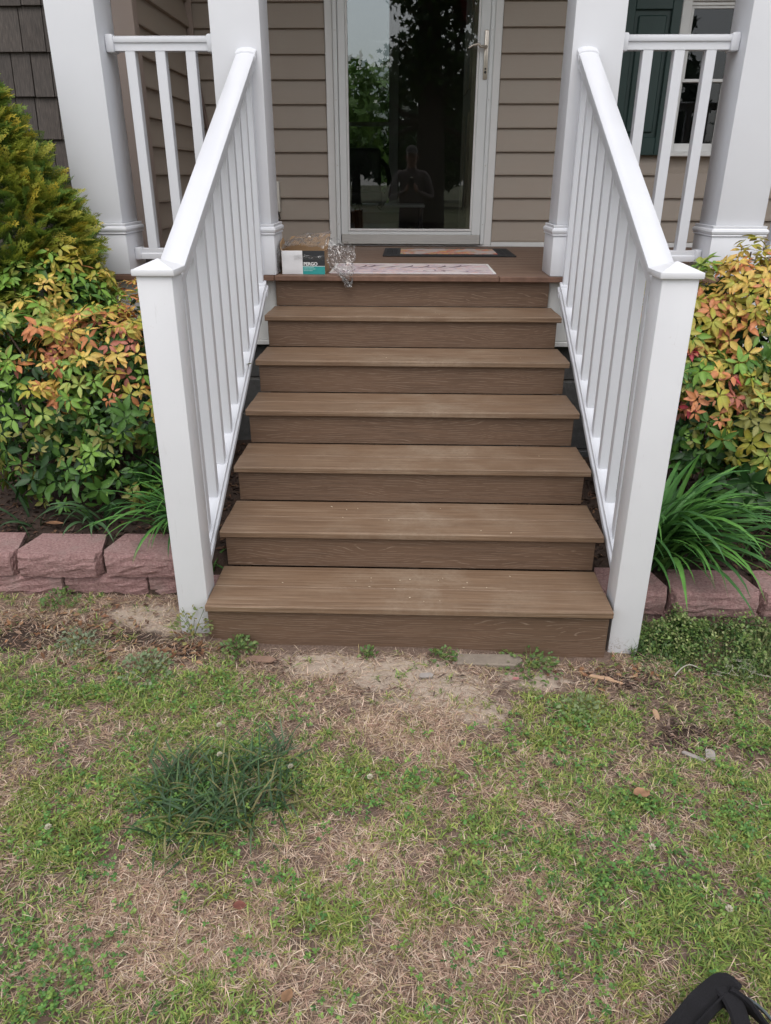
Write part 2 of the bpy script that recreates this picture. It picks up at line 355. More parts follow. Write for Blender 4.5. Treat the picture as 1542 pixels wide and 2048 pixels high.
# side wall of the wing, lap siding, facing the porch
SX=-1.475
sw=MB().box(-1.62,SX-.035,2.30,WY+.16,-.1,4.2).build('side_wall',SIDING,house)
sm=MB(); sm.prism([(SX-.034,0),(SX+.003,0),(SX+.003,.012),(SX-.026,.158),(SX-.034,.158)],'y',2.375,WY-.035); sme=sm.mesh('siding_board',SIDING,.0015)
z=1.097
while z<3.9: link('siding_board',sme,sw,loc=(0,0,z)); z+=.1465
MB().box(SX-.03,SX+.014,2.33,2.372,ZP,3.96).build('corner_trim',CORNER,house,.003)      # return leg of the corner board
MB().box(SX-.095,SX+.016,2.285,2.325,ZP,3.96).build('corner_board',CORNER,house,.003)
MB().box(SX-.02,SX+.022,WY-.034,WY-.005,ZP,3.96).build('inside_corner_trim',CORNER,house,.003)
MB().box(-5.,SX-.02,2.24,2.30,.72,1.10).box(-5,-1.62,2.30,2.36,-.1,4.2).build('wing_wall',SHAKE,house)
WW=bpy.data.objects['wing_wall']
shk=[]
for k,wd in enumerate((.105,.125,.15,.175,.20)):
    m=MB(); m.prism([(2.318,0),(2.278,0),(2.278,.004),(2.300,.235),(2.318,.235)],'x',0,wd-.004); shk.append((wd,m.mesh('shingle',SHAKE,.0015)))
z=1.505-.206*2; r=0
while z<3.4:
    x=SX-.10; r+=1
    while x>-3.2:
        wd,me=random.choice(shk); 
        link('shingle',me,WW,loc=(x-wd,-random.random()*.003,z+random.uniform(-.002,.002))); x-=wd
    z+=.206
# porch roof and house roof (out of view, shade the porch)
MB().box(-1.7,6,1.74,WY,3.95,3.98).build('porch_ceiling',TRIMW,house)
MB().box(-1.8,6,1.68,1.96,3.72,3.95).build('porch_beam',TRIMW,house,.004)
ROOFM=basic('grey_roof_shingle',(.08,.075,.07),.9,.2,20,.5,40)
MB().prism([(1.5,4.0),(1.5,4.08),(4.2,5.6),(7.1,4.08),(7.1,4.0)],'x',-5.5,6.5).build('roof',ROOFM,house)
# foundation
fnd=thing('foundation_wall',(0,1.82,0),'grey concrete block foundation under the porch behind the steps','foundation')
cm=MB().box(0,.388,1.80,1.9,0,.188).mesh('concrete_block',CMU,.006)
MORT=basic('grey_mortar',(.17,.165,.16),.95,.15,60)
MB().box(-4,6,1.806,1.9,-.1,.715).build('mortar',MORT,fnd)
for rI in range(4):
    for k in range(-5,6):
        link('concrete_block',cm,fnd,loc=(k*.4+(rI%2)*.2+.02,0,-.075+rI*.198))
# ------------------------------------------------------------------ porch deck
porch=thing('porch_deck',(0,2.6,0),'reddish brown board porch floor at the top of the steps','porch')
y=1.735; k=0
while y<WY-.01:
    w=min(.139,WY-.008-y); MB().box(-1.47 if y>2.2 else -3.0,2.9,y,y+w-.004,ZP-.026,ZP).build('deck_board',DECK,porch,.002); y+=.1395
MB().box(-3,-.704,1.70,1.732,ZP-.028,ZP-.001).build('edge_board',EDGE,porch,.003)
MB().box(-.702,.438,1.699,1.732,ZP-.027,ZP-.001).build('edge_board',EDGE,porch,.003)
MB().box(.4405,2.9,1.70,1.732,ZP-.028,ZP-.001).build('edge_board',EDGE,porch,.003)
MB().box(-3,2.9,1.758,1.782,.735,ZP-.028).build('fascia',TRIMW,porch,.002)
MB().box(-3,2.9,1.750,1.79,.708,.733).build('fascia_cap',TRIMW,porch,.003)
MB().box(-3,2.9,1.80,3.5,.70,ZP-.03).build('joists',CMU,porch)
# ------------------------------------------------------------------ columns
colm={}
def column(x0,x1,label):
    c=thing('porch_column',((x0+x1)/2,1.83,ZP),label,'column','white porch columns'); cx=(x0+x1)/2; hw=(x1-x0)/2; cyy=1.72+.1143; hy=.1143
    MB().box(cx-hw,cx+hw,cyy-hy,cyy+hy,ZP+.02,3.722).build('shaft',COLUMNW,c,.003,True,2)
    MB().box(cx-hw-.013,cx+hw+.013,cyy-hy-.013,cyy+hy+.013,ZP+.001,1.262).build('plinth',COLUMNW,c,.003,True,2)
    m=MB()
    prof=[(.014,1.2625),(.019,1.266),(.0165,1.271),(.021,1.277),(.0235,1.286),(.021,1.295),(.013,1.300),(.015,1.306),(.015,1.312),(.004,1.3135)]
    n=len(prof); VV=[]; FF=[]
    for e,zz in prof:
        VV+=[(cx-hw-e,cyy-hy-e,zz),(cx+hw+e,cyy-hy-e,zz),(cx+hw+e,cyy+hy+e,zz),(cx-hw-e,cyy+hy+e,zz)]
    for i in range(n-1):
        for k in range(4): FF.append((i*4+k,i*4+(k+1)%4,(i+1)*4+(k+1)%4,(i+1)*4+k))
    m.add(VV,FF); m.build('base_moulding',COLUMNW,c)
    return c
column(-1.682,-1.453,'outer left white square porch column behind the conifer, against the shingled wing')
column(-.935,-.706,'inner left white square porch column with the cardboard box at its foot')
column(.706,.935,'inner right white square porch column beside the storm door siding')
column(1.481,1.712,'outer right white square porch column rising from the orange shrub')
# ------------------------------------------------------------------ railings
def rprof(hw,h):  # moulded rail section, top bulge and lower neck
    return [(-hw*.72,-h),(hw*.72,-h),(hw*.72,-h*.52),(hw*.93,-h*.46),(hw,-h*.3),(hw*.95,-h*.12),(hw*.72,-.004),(hw*.35,0),(-hw*.35,0),(-hw*.72,-.004),(-hw*.95,-h*.12),(-hw,-h*.3),(-hw*.93,-h*.46),(-hw*.72,-h*.52)]
def rbot(hw,h):
    return [(-hw,-h),(hw,-h),(hw*1.05,-h*.75),(hw,-h*.5),(hw*.8,-h*.42),(hw*.8,-.002),(hw*.7,0),(-hw*.7,0),(-hw*.8,-.002),(-hw*.8,-h*.42),(-hw,-h*.5),(-hw*1.05,-h*.75)]
bal2=MB().box(-.0175,.0175,-.0175,.0175,0,1)
def porchrail(x0,x1,xb,label,yc=1.838):
    p=thing('porch_railing',((x0+x1)/2,yc,ZP),label,'railing','short porch railings between columns')
    MB().sweep(rprof(.035,.062),(x0,yc,2.128),(x1,yc,2.128)).build('top_rail',RAILW,p,smooth=True)
    MB().sweep(rbot(.030,.052),(x0,yc,1.188),(x1,yc,1.188)).build('bottom_rail',RAILW,p,smooth=True)
    for xx,s in ((x0,1),(x1,-1)):
        MB().box(min(xx+s*.001,xx+s*.040),max(xx+s*.001,xx+s*.040),yc-.041,yc+.041,2.058,2.133).build('rail_bracket',RAILW,p,.008,True,2)
        MB().box(min(xx+s*.014,xx+s*.046),max(xx+s*.014,xx+s*.046),yc-.037,yc+.037,1.132,1.193).build('rail_bracket',RAILW,p,.008,True,2)
    for x in xb: MB().box(x-.0235,x+.0235,yc-.0235,yc+.0235,1.180,2.070).build('baluster',RAILW,p,.002)
porchrail(-1.453,-.935,(-1.345,-1.202,-1.058),'short white porch railing left of the steps with three balusters')
porchrail(.935,1.481,(1.073,1.218,1.363),'short white porch railing right of the steps in front of the green shutter')
porchrail(1.712,2.9,[1.83+.145*i for i in range(8)],'white porch railing at the right edge beyond the outer column')
SL=.527
def stair_rail(s,label):
    p=thing('stair_railing',(s*.775,.1,0),label,'railing','white stair railings')
    xc=s*.775; zt=lambda y:1.238+SL*(y-.158); zb=lambda y:.718+SL*(y-1.09)
    MB().sweep(rprof(.0445,.075),(xc,.157,zt(.157)),(xc,1.685,zt(1.685))).build('handrail',RAILW,p,smooth=True)
    b=MB(); b.sweep(rprof(.048,.084),(xc,1.679,zt(1.679)+.006),(xc,1.7195,zt(1.7195)+.006)); b.build('rail_bracket',RAILW,p,smooth=True)
    MB().sweep(rbot(.034,.052),(xc,.157,zb(.157)),(xc,1.675,zb(1.675))).build('bottom_rail',RAILW,p,smooth=True)
    b=MB(); b.sweep(rbot(.038,.058),(xc,1.668,zb(1.668)+.005),(xc,1.7065,zb(1.7065)+.005)); b.build('rail_bracket',RAILW,p,smooth=True)
    hw=.018
    for k in range(-1,9):
        y=.442+.1545*k; m=MB()
        V=[(xc-hw,y,zb(y)-.004),(xc+hw,y,zb(y)-.004),(xc+hw,y+2*hw,zb(y+2*hw)-.004),(xc-hw,y+2*hw,zb(y+2*hw)-.004)]
        V+=[(xc-hw,y,zt(y)-.07),(xc+hw,y,zt(y)-.07),(xc+hw,y+2*hw,zt(y+2*hw)-.07),(xc-hw,y+2*hw,zt(y+2*hw)-.07)]
        m.add(V,[(0,3,2,1),(4,5,6,7),(0,1,5,4),(1,2,6,5),(2,3,7,6),(3,0,4,7)]); m.build('baluster',RAILW,p,.002)
    z0=-.12 if s>0 else -.08
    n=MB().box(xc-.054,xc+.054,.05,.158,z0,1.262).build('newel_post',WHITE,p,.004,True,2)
    cp=MB(); cxw=.064; yc=.104
    cp.box(xc-cxw,xc+cxw,yc-cxw,yc+cxw,1.258,1.277)
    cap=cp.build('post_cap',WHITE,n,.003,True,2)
    t=MB(); a=cxw-.003
    t.add([(xc-a,yc-a,1.2765),(xc+a,yc-a,1.2765),(xc+a,yc+a,1.2765),(xc-a,yc+a,1.2765),(xc,yc,1.303)],[(0,1,4),(1,2,4),(2,3,4),(3,0,4),(3,2,1,0)])
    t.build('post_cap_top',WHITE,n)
stair_rail(-1,'left white stair railing with capped newel post beside the shrubs')
stair_rail(1,'right white stair railing with capped newel post beside the strap-leaved clump')
# ------------------------------------------------------------------ steps
st=thing('staircase',(0,.8,0),'brown composite staircase of seven risers leading up to the porch','stairs')
EXT=[(-.718,.708),(-.719,.724),(-.715,.722),(-.714,.718),(-.714,.716),(-.714,.718)]
for i in range(6):
    y0=i*RUN; z1=(i+1)*H; xl,xr=EXT[i]; th=.026
    for a,b in ((0,.1395),(.143,RUN+.012)):
        if a==0:
            m=MB(); rr=.005
            prof=[(y0+a,z1-th+.004),(y0+a,z1-rr),(y0+a+rr*.3,z1-rr*.3),(y0+a+rr,z1),(y0+b,z1),(y0+b,z1-th),(y0+a+.004,z1-th)]
            m.prism(prof,'x',xl,xr); m.build('tread_board',TREAD,st)
        else: MB().box(xl,xr,y0+a,y0+b,z1-th,z1-.0005).build('tread_board',TREAD,st,.0025)
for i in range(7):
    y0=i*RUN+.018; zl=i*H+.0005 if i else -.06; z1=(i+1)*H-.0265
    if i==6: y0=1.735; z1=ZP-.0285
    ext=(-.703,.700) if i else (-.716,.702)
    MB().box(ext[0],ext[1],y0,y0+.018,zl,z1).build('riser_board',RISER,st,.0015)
for xx in (-.66,0,.62):
    m=MB(); P=[]
    for i in range(6): P+= [(i*RUN+.037,-.05 if i==0 else i*H-.027),(i*RUN+.037,(i+1)*H-.027)]
    P+=[(6*RUN+.02,6*H-.027),(6*RUN+.02,6*H-.3),(.33,-.05)]
    m.prism(P,'x',xx,xx+.038); m.build('stringer',BARK,st)
# ------------------------------------------------------------------ storm door
dr=thing('storm_door',(-.012,3.47,ZP),'white full-glass storm door with nickel lever handle','door')
YF=WY-.012
def fr(m,x0,x1,z0,z1,ya,yb): return m.box(x0,x1,ya,yb,z0,z1)
MB().box(DL,DL+.052,YF,WY+.05,ZP+.012,3.2).build('door_casing',TRIMW,dr,.004)
MB().box(DR-.052,DR,YF,WY+.05,ZP+.012,3.2).build('door_casing',TRIMW,dr,.004)
MB().box(DL,DR,YF,WY+.05,3.2,3.26).build('door_casing',TRIMW,dr,.004)
MB().box(DL+.053,DL+.083,YF-.018,YF+.03,ZP+.014,3.19).build('hinge_rail',DOORW,dr,.004)
MB().box(DR-.081,DR-.053,YF-.018,YF+.03,ZP+.014,3.19).build('latch_rail',DOORW,dr,.004)
XL,XR=-.506,.486
YD=YF-.012
MB().box(XL,-.455,YD-.016,YD+.02,ZP+.078,3.18).build('stile',DOORW,dr,.004)
MB().box(.424,XR,YD-.016,YD+.02,ZP+.078,3.18).build('stile',DOORW,dr,.004)
MB().box(-.454,.423,YD-.016,YD+.02,ZP+.078,1.174).build('bottom_rail',DOORW,dr,.004)
MB().box(-.454,.423,YD-.016,YD+.02,3.04,3.18).build('top_rail',DOORW,dr,.004)
g=MB(); 
for a in ((-.454,-.441,1.175,3.04),(.409,.423,1.175,3.04),(-.441,.409,1.175,1.190),(-.441,.409,3.028,3.04)): g.box(a[0],a[1],YD-.021,YD+.006,a[2],a[3])
g.build('glazing_bead',TRIMW,dr,.002)
MB().box(-.45,.418,YD-.004,YD+.002,1.18,3.035).build('glass_pane',GLASS,dr)
MB().box(XL+.004,XR-.002,YD-.024,YD-.017,ZP+.017,ZP+.082).box(XL+.004,XR-.002,YD-.016,YD+.014,ZP+.018,ZP+.077).build('kick_plate',ALU,dr,.002)
MB().box(DL,DR,YF-.005,WY+.12,ZP+.001,ZP+.012).build('threshold',TRIMW,dr,.002)
sc_=MB().tube([(0,0,0),(0,-.004,0)],.005,8).mesh('screw',ALU)
for zz in (1.22,1.6,2.0,2.4,2.8):
    for xx in (DL+.068,DR-.067): link('screw',sc_,dr,loc=(xx,YF-.018,zz))
hp=MB().box(.452,.480,YD-.028,YD-.016,2.117,2.397).build('handle_plate',NICKEL,dr,.006,True,3)
pts=[];rad=[]
for k in range(15):
    u=k/14; x=.466-.118*u; zz=2.302+.012*math.sin(u*math.pi*1.15)-.03*max(0,u-.75)*4*(u-.75)-.018*u*(1-u)*4*(1 if u<.4 else .2); pts.append((x,YD-.030-.042*min(1,u*4),zz)); rad.append(.0105-.005*u)
MB().tube(pts,rad,10).build('lever',NICKEL,hp,smooth=True)
m=MB(); m.tube([(.466,YD-.0275,2.158),(.466,YD-.031,2.158)],.0085,14); m.tube([(.466,YD-.0275,2.177),(.466,YD-.031,2.177)],.006,14); m.build('keyhole',CORD,hp)
# ------------------------------------------------------------------ window and shutter
wn=thing('window',(1.92,WY,1.66),'narrow double-hung window with white casing on the right','window')
MB().box(1.702,1.765,WY-.028,WY+.05,1.668,3.1).build('casing',TRIMW,wn,.004)
MB().box(2.066,2.128,WY-.028,WY+.05,1.668,3.1).build('casing',TRIMW,wn,.004)
MB().box(1.702,2.128,WY-.03,WY+.05,2.552,3.1).build('head_casing',TRIMW,wn,.004)
MB().box(1.70,2.13,WY-.042,WY+.05,1.66,1.690).build('sill',TRIMW,wn,.004)
MB().box(1.766,2.065,WY-.012,WY+.05,2.530,2.551).build('head_jamb',TRIMW,wn,.003)
for nm,z0,z1,yy in (('upper_sash',2.105,2.529,.008),('lower_sash',1.691,2.118,.034)):
    m=MB(); a=WY-.012+yy; b=a+.024
    m.box(1.766,1.786,a,b,z0,z1).box(2.044,2.065,a,b,z0,z1).box(1.786,2.044,a,b,z0,z0+(.05 if 'low' in nm else .018)).box(1.786,2.044,a,b,z1-.014,z1)
    so=m.build(nm,TRIMW,wn,.002); MB().box(1.784,2.046,a+.01,a+.014,z0+.01,z1-.01).build('pane',WGLASS,so)
MB().box(1.66,2.17,WY+.17,WY+.19,1.6,3.1).build('curtain_backing',basic('dark_curtain',(.05,.048,.05),.9),wn)
sh=thing('shutter',(1.52,WY-.02,1.665),'dark green raised-panel shutter left of the narrow window','shutter')
a,b=WY-.042,WY-.008
MB().box(1.345,1.405,a,b,1.666,3.1).build('stile',GREEN,sh,.004); MB().box(1.638,1.698,a,b,1.666,3.1).build('stile',GREEN,sh,.004)
MB().box(1.405,1.638,a,b,1.666,1.775).build('rail',GREEN,sh,.004); MB().box(1.405,1.638,a,b,2.505,2.60).build('rail',GREEN,sh,.004)
for z0,z1 in ((1.775,2.505),(2.60,3.1)):
    pn=MB().box(1.405,1.638,a+.02,b,z0,z1).build('panel',GREEN,sh); 
    MB().prism([(1.432,z0+.03),(1.611,z0+.03),(1.611,z1-.03),(1.432,z1-.03)],'y',a+.006,a+.02).build('raised_field',GREEN,pn,.006)
# ------------------------------------------------------------------ outlet cover with cord
oc=thing('outlet_cover',(-.96,WY-.02,1.26),'ivory weatherproof outlet cover with hanging black cord beside the column','outlet cover')
MB().box(-1.02,-.938,WY-.05,WY-.004,1.30,1.50).build('cover',PLATE,oc,.006,True,2)
MB().tube([(-.985,WY-.03,1.42),(-.975,WY-.055,1.36),(-.955,WY-.06,1.31),(-.944,WY-.05,1.275),(-.942,WY-.04,1.255),(-.952,WY-.04,1.245),(-.962,WY-.045,1.262),(-.957,WY-.045,1.285)],.0045,6).build('cord',CORD,oc,smooth=True)
# ------------------------------------------------------------------ leaning pole
pl=thing('leaning_pole',(-1.34,3.40,ZP),'thin brown wooden pole leaning against the siding behind the left railing','pole')
MB().tube([(-1.29,3.38,ZP+.002),(-1.372,3.43,1.6),(-1.445,3.465,2.10)],[.013,.013,.012],10).build('shaft',STICK,pl,smooth=True)
MB().tube([(-1.4445,3.4645,2.095),(-1.448,3.467,2.118)],[.0135,.009],10).build('tip',CORD,pl,smooth=True)
# ------------------------------------------------------------------ door mats
def floral(name,base,cols,scale,amount):
    t=NT(name); v=t.coord(); n=t.noise(v,scale,3,.55,.6); n2=t.noise(t.coord((1.3,.9,1)),scale*1.7,3,.6,.4); f=t.noise(v,180,2)
    c=t.mix(t.ramp(f,(.3,0.),(.7,.25)),base,tuple(x*.8 for x in base))
    p=t.ramp(n2,*[(i/(len(cols)-1)*.3+.35,k) for i,k in enumerate(cols)])
    c=t.mix(t.math('MULTIPLY',t.ramp(n,(.42,0.),(.5,1.)),amount),c,p)
    return t.done(t.pr(c,.9,t.bump(f,.4,.001)))
MAT1=floral('pale_floral_mat',(.56,.50,.50),((.52,.30,.30),(.58,.45,.46),(.36,.30,.38),(.58,.38,.30)),9,.75)
MAT2=floral('bright_floral_mat',(.50,.42,.40),((.55,.12,.12),(.60,.40,.10),(.55,.10,.13),(.30,.35,.18),(.6,.3,.25)),7,.9)
m1=thing('runner_mat',(0,2.0,ZP),'pale floral runner mat lying along the porch edge','mat')
MB().box(-.43,.431,1.775,2.245,ZP+.0008,ZP+.005).build('mat_base',MAT1,m1,.001)
bd=MB()
for a in ((-.43,.431,1.7745,1.787),(-.43,.431,2.233,2.2455),(-.43,-.418,1.787,2.233),(.419,.4315,1.787,2.233)): bd.box(a[0],a[1],a[2],a[3],ZP+.0045,ZP+.0058)
bd.build('border',TRIMW,m1)
INK2=basic('faded_purple_print',(.16,.12,.14),.9,.2,60)
def stroke(cx,cy,L,ang,curve,w):
    N=8; V=[];F=[]
    for k in range(N+1):
        u=k/N; th=ang+curve*(u-.5); 
        px=cx+L*(u-.5)*math.cos(ang)-curve*L*.3*((u-.5)**2-.08)*math.sin(ang)*2; py=cy+L*(u-.5)*math.sin(ang)+curve*L*.3*((u-.5)**2-.08)*math.cos(ang)*2
        ww=w*math.sin(math.pi*min(1,u*.9+.08)); n=(-math.sin(th),math.cos(th))
        V+=[(px+n[0]*ww,py+n[1]*ww,ZP+.0056),(px-n[0]*ww,py-n[1]*ww,ZP+.0056)]
        if k: F.append((2*k-2,2*k-1,2*k+1,2*k))
    MB().add(V,F).build('printed_mark',INK2,m1)
for k,(x,yy,L,a,c,w) in enumerate([(-.27,2.09,.13,1.25,.9,.010),(-.225,2.10,.14,1.2,.9,.011),(-.19,2.12,.10,.8,-1,.007),(-.13,2.06,.09,.4,1,.006),(-.09,2.1,.11,.6,-1,.008),(-.02,2.09,.15,1.1,.9,.011),(.03,2.06,.09,.3,-1,.006),(.075,2.1,.14,1.15,1,.010),(.12,2.07,.10,.5,-1.2,.008),(.17,2.1,.12,1.2,.8,.010),(.215,2.08,.10,.2,1,.006),(.25,2.11,.14,1.05,1,.011),(.30,2.13,.09,.7,-.8,.006)]): stroke(x,yy,L,a,c,w)
for k in range(22): stroke(random.uniform(-.38,.38),random.uniform(1.83,1.98),random.uniform(.03,.07),random.uniform(0,3.1),random.uniform(-1,1),random.uniform(.003,.006))
m2=thing('door_mat',(.235,2.96,ZP),'black-bordered floral rubber doormat in front of the storm door','mat')
MB().box(-.185,.655,2.70,3.235,ZP+.0008,ZP+.009).build('rubber_base',BLACKR,m2,.003)
MB().box(-.075,.545,2.785,3.15,ZP+.0092,ZP+.0125).build('floral_insert',MAT2,m2,.001)
rb=MB()
for k in range(7):
    for s in (0,1):
        yy=2.80+.05*k; x0=-.165 if not s else .565
        rb.box(x0,x0+.03,yy,yy+.03,ZP+.0088,ZP+.0108).box(x0+.04,x0+.07,yy,yy+.03,ZP+.0088,ZP+.0108)
rb.build('raised_grid',BLACKR,m2)
# ------------------------------------------------------------------ cardboard box and plastic wrap
bxo=thing('cardboard_box',(-.555,1.83,ZP),'open cardboard flooring box with white label and PERGO print','box')
x0,x1,y0,y1,z0,z1=-.667,-.446,1.742,1.93,ZP+.001,ZP+.117
MB().box(x0,x1,y0,y0+.004,z0,z1).build('front_panel',CARD,bxo); MB().box(x0,x1,y1-.004,y1,z0,z1+.01).build('back_panel',CARD,bxo)
MB().box(x0,x0+.004,y0+.004,y1-.004,z0,z1).build('side_panel',CARD,bxo); MB().box(x1-.004,x1,y0+.004,y1-.004,z0,z1).build('side_panel',CARD,bxo)
MB().box(x0+.004,x1-.004,y0+.004,y1-.004,z0,z0+.004).build('bottom_panel',CARD,bxo)
m=MB(); m.add([(x0,y1,z1+.01),(x1,y1,z1+.01),(x1+.01,y1+.045,z1+.075),(x0+.02,y1+.05,z1+.05),(x0,y1+.004,z1+.01),(x1,y1+.004,z1+.01),(x1+.01,y1+.049,z1+.075),(x0+.02,y1+.054,z1+.05)],[(0,1,2,3),(7,6,5,4),(0,3,7,4),(1,5,6,2),(3,2,6,7),(0,4,5,1)]); m.build('flap',CARD,bxo)
m=MB(); m.add([(x0,y0+.01,z1),(x0,y1-.01,z1+.005),(x0-.012,y1-.02,z1+.05),(x0-.008,y0+.04,z1+.03),(x0-.004,y0+.01,z1),(x0-.004,y1-.01,z1+.005),(x0-.016,y1-.02,z1+.05),(x0-.012,y0+.04,z1+.03)],[(0,1,2,3),(7,6,5,4),(0,3,7,4),(1,5,6,2),(3,2,6,7),(0,4,5,1)]); m.build('flap',CARD,bxo)
def warp(x0,x1,z0,z1,y,mat,name,parent,amp):
    nx,nz=14,8; V=[];F=[]
    for j in range(nz+1):
        for i in range(nx+1):
            u,v=i/nx,j/nz; e=min(u,1-u,v,1-v)*8
            V.append((x0+(x1-x0)*u,y-amp*max(0,min(1,e))*float(fbm(u*4+3,v*4+8,3)),z0+(z1-z0)*v))
    for j in range(nz):
        for i in range(nx): a=j*(nx+1)+i; F.append((a,a+1,a+nx+2,a+nx+1))
    return MB().add(V,F).build(name,mat,parent,smooth=True)
warp(-.666,-.560,z0+.001,z1-.001,y0-.0008,LABELW,'white_label',bxo,.006)
MB().box(-.5595,-.4465,y0-.0016,y0-.0004,z0+.041,z1-.0005).build('dark_print',INK,bxo)
MB().box(-.5595,-.4465,y0-.0016,y0-.0004,z0+.0005,z0+.0395).build('teal_print',TEAL,bxo)
MB().box(-.5595,-.4465,y0-.0017,y0-.0004,z0+.0392,z0+.0412).build('white_line',TEXTW,bxo)
def text(body,size,loc,mat,parent,name,bold=0):
    cu=bpy.data.curves.new(name,'FONT'); cu.body=body; cu.size=size; cu.extrude=.0003; cu.offset=bold
    ob=bpy.data.objects.new(name,cu); COL.objects.link(ob); bpy.context.view_layer.update()
    me=bpy.data.meshes.new_from_object(ob.evaluated_get(bpy.context.evaluated_depsgraph_get())); bpy.data.objects.remove(ob)
    me.materials.clear(); me.materials.append(mat)
    return link(name,me,parent,world=Matrix.Translation(loc)@Euler((math.pi/2,0,0)).to_matrix().to_4x4())
text('PERGO',.0225,(-.5555,y0-.0022,z0+.0440),TEXTW,bxo,'lettering',.0006)
ml=MB()
for k,(a,b) in enumerate(((.004,.05),(.008,.06),(.006,.04))): 
    q=-.5555; 
    while q<-.5555+b: ln=random.uniform(.003,.007); ml.box(q,q+ln,y0-.0021,y0-.0017,z0+.033-k*.008,z0+.0365-k*.008); q+=ln+.0018
ml.build('small_print_lines',basic('pale_teal_print',(.35,.6,.58),.5),bxo)
def crumple(name,fn,nu,nv,amp,parent,seed):
    r=np.random.default_rng(seed); V=[];F=[]
    for j in range(nv+1):
        for i in range(nu+1):
            u,v=i/nu,j/nv; p=Vector(fn(u,v)); a=float(fbm(u*9+seed,v*9+seed*3,3))-.45; b=float(fbm(u*9+50+seed,v*9+seed,3))-.45; c=float(fbm(u*16+90+seed,v*16,2))-.4
            p+=Vector((a,b,c))*amp+Vector(r.normal(0,amp*.10,3)); V.append(p)
    for j in range(nv):
        for i in range(nu): q=j*(nu+1)+i; F+=[(q,q+1,q+nu+2),(q,q+nu+2,q+nu+1)]
    m=MB(); m.add(V,F); o=m.build(name,FILM,parent)
    for p in o.data.polygons: p.use_smooth=True
    return o
pw=thing('plastic_wrap',(-.40,1.78,ZP),'crumpled clear plastic wrap trailing from the cardboard box over the porch edge','plastic wrap')
def hang(u,v):
    q=float(sstep(.5,1.,v)); xl=-.437+.115*q; xr=-.296-.012*q
    return (xl+(xr-xl)*u, 1.80-.075*float(sstep(0,.7,v))-.035*float(sstep(.7,.85,v))+.012*math.sin(u*8+v*3), 1.252-.042*u*(1-v)-.232*v)
crumple('hanging_sheet',hang,24,30,.030,pw,3)
crumple('gathered_tail',lambda u,v:(-.385+.075*u+.045*v-.06*u*v,1.692-.006*math.sin(u*9)-.012*v,1.115-.10*v),12,14,.020,pw,5)
crumple('cover_sheet',lambda u,v:(-.665+.235*u,1.755+.19*v,1.196+.05*math.sin(v*2.2)*u+.02*u+.012*math.sin(u*5)+.02*v),24,16,.03,pw,8)
crumple('front_sheet',lambda u,v:(-.60+.165*u,1.734-.003*math.sin(u*6),1.166-.022*v+.004*math.sin(u*7)),22,6,.008,pw,12)
crumple('left_bunch',lambda u,v:(-.676-.016*math.sin(u*3.1),1.735+.05*u,1.19-.11*v),10,16,.022,pw,15)
# ------------------------------------------------------------------ interior seen through the door
INT=basic('interior_wall_paint',(.30,.27,.22),.8,.05,3); FLOORW=basic('dark_wood_floor',(.06,.035,.02),.35,.3,14)
room=thing('interior_room',(0,5,ZP),'dim room behind the storm door glass','room'); room['kind']='structure'
MB().box(-2.6,2.6,3.67,6.5,ZP-.02,ZP+.005).build('floor',FLOORW,room)
MB().box(-2.6,2.6,3.67,6.6,3.50,3.54).build('ceiling',INT,room)
MB().box(-2.65,-2.6,3.67,6.5,ZP,3.5).build('wall_left',INT,room); MB().box(2.6,2.65,3.67,6.5,ZP,3.5).build('wall_right',INT,room)
MB().box(-2.6,-1.15,6.5,6.6,-.1,4).box(-.19,2.6,6.5,6.6,-.1,4).box(-1.15,-.19,6.5,6.6,-.1,1.25).box(-1.15,-.19,6.5,6.6,3.2,4).build('wall_back',INT,room)
bw=thing('back_window',(-.67,6.5,1.25),'double-hung window across the room seen through the storm door','window')
MB().box(-.245,-.15,6.47,6.52,1.20,3.26).box(-1.2,-1.095,6.47,6.52,1.20,3.26).box(-1.095,-.245,6.47,6.52,3.15,3.26).box(-1.22,-.13,6.42,6.52,1.18,1.235).build('frame',TRIMW,bw,.004)
MB().box(-1.095,-.245,6.485,6.515,2.01,2.05).build('meeting_rail',TRIMW,bw,.003)
MB().box(-1.1,-.24,6.50,6.505,1.2,3.2).build('pane',WGLASS,bw)
ed=thing('entry_door',(.47,4.0,ZP),'cream panelled entry door standing open inside the house','door')
ENTRY=basic('cream_door_paint',(.42,.36,.27),.5,.05,6)
MB().box(.395,.44,3.70,4.56,ZP+.01,3.12).build('slab',ENTRY,ed,.004)
for a,b in ((3.80,4.10),(4.18,4.46)):
    for c,d in ((1.25,1.95),(2.1,2.95)): MB().box(.387,.396,a,b,c,d).build('panel',ENTRY,ed,.004)
ch=thing('arm_chair',(-.42,4.75,ZP),'dark high-backed chair with curved arm inside the room','chair')
CH=basic('black_leather',(.012,.011,.011),.6,.2,30)
MB().box(-.66,-.27,4.80,4.90,1.36,1.755).build('backrest',CH,ch,.04,True,4); MB().box(-.66,-.24,4.42,4.82,1.33,1.42).build('seat',CH,ch,.03,True,3)
for xx,s in ((-.245,1),(-.675,-1)):
    MB().tube([(xx-s*.03,4.86,1.66),(xx+s*.03,4.74,1.60),(xx+s*.055,4.6,1.50),(xx+s*.045,4.5,1.40),(xx-s*.03,4.46,1.29)],.022,8).build('arm',CH,ch,smooth=True)
MB().tube([(-.45,4.62,1.33),(-.45,4.62,ZP+.03)],.03,10).build('post',CH,ch); MB().box(-.68,-.22,4.58,4.66,ZP+.006,ZP+.04).box(-.49,-.41,4.38,4.579,ZP+.006,ZP+.04).box(-.49,-.41,4.661,4.86,ZP+.006,ZP+.04).build('base',CH,ch)
tb=thing('low_table',(-.2,5.4,ZP),'low pale table inside the room','table')
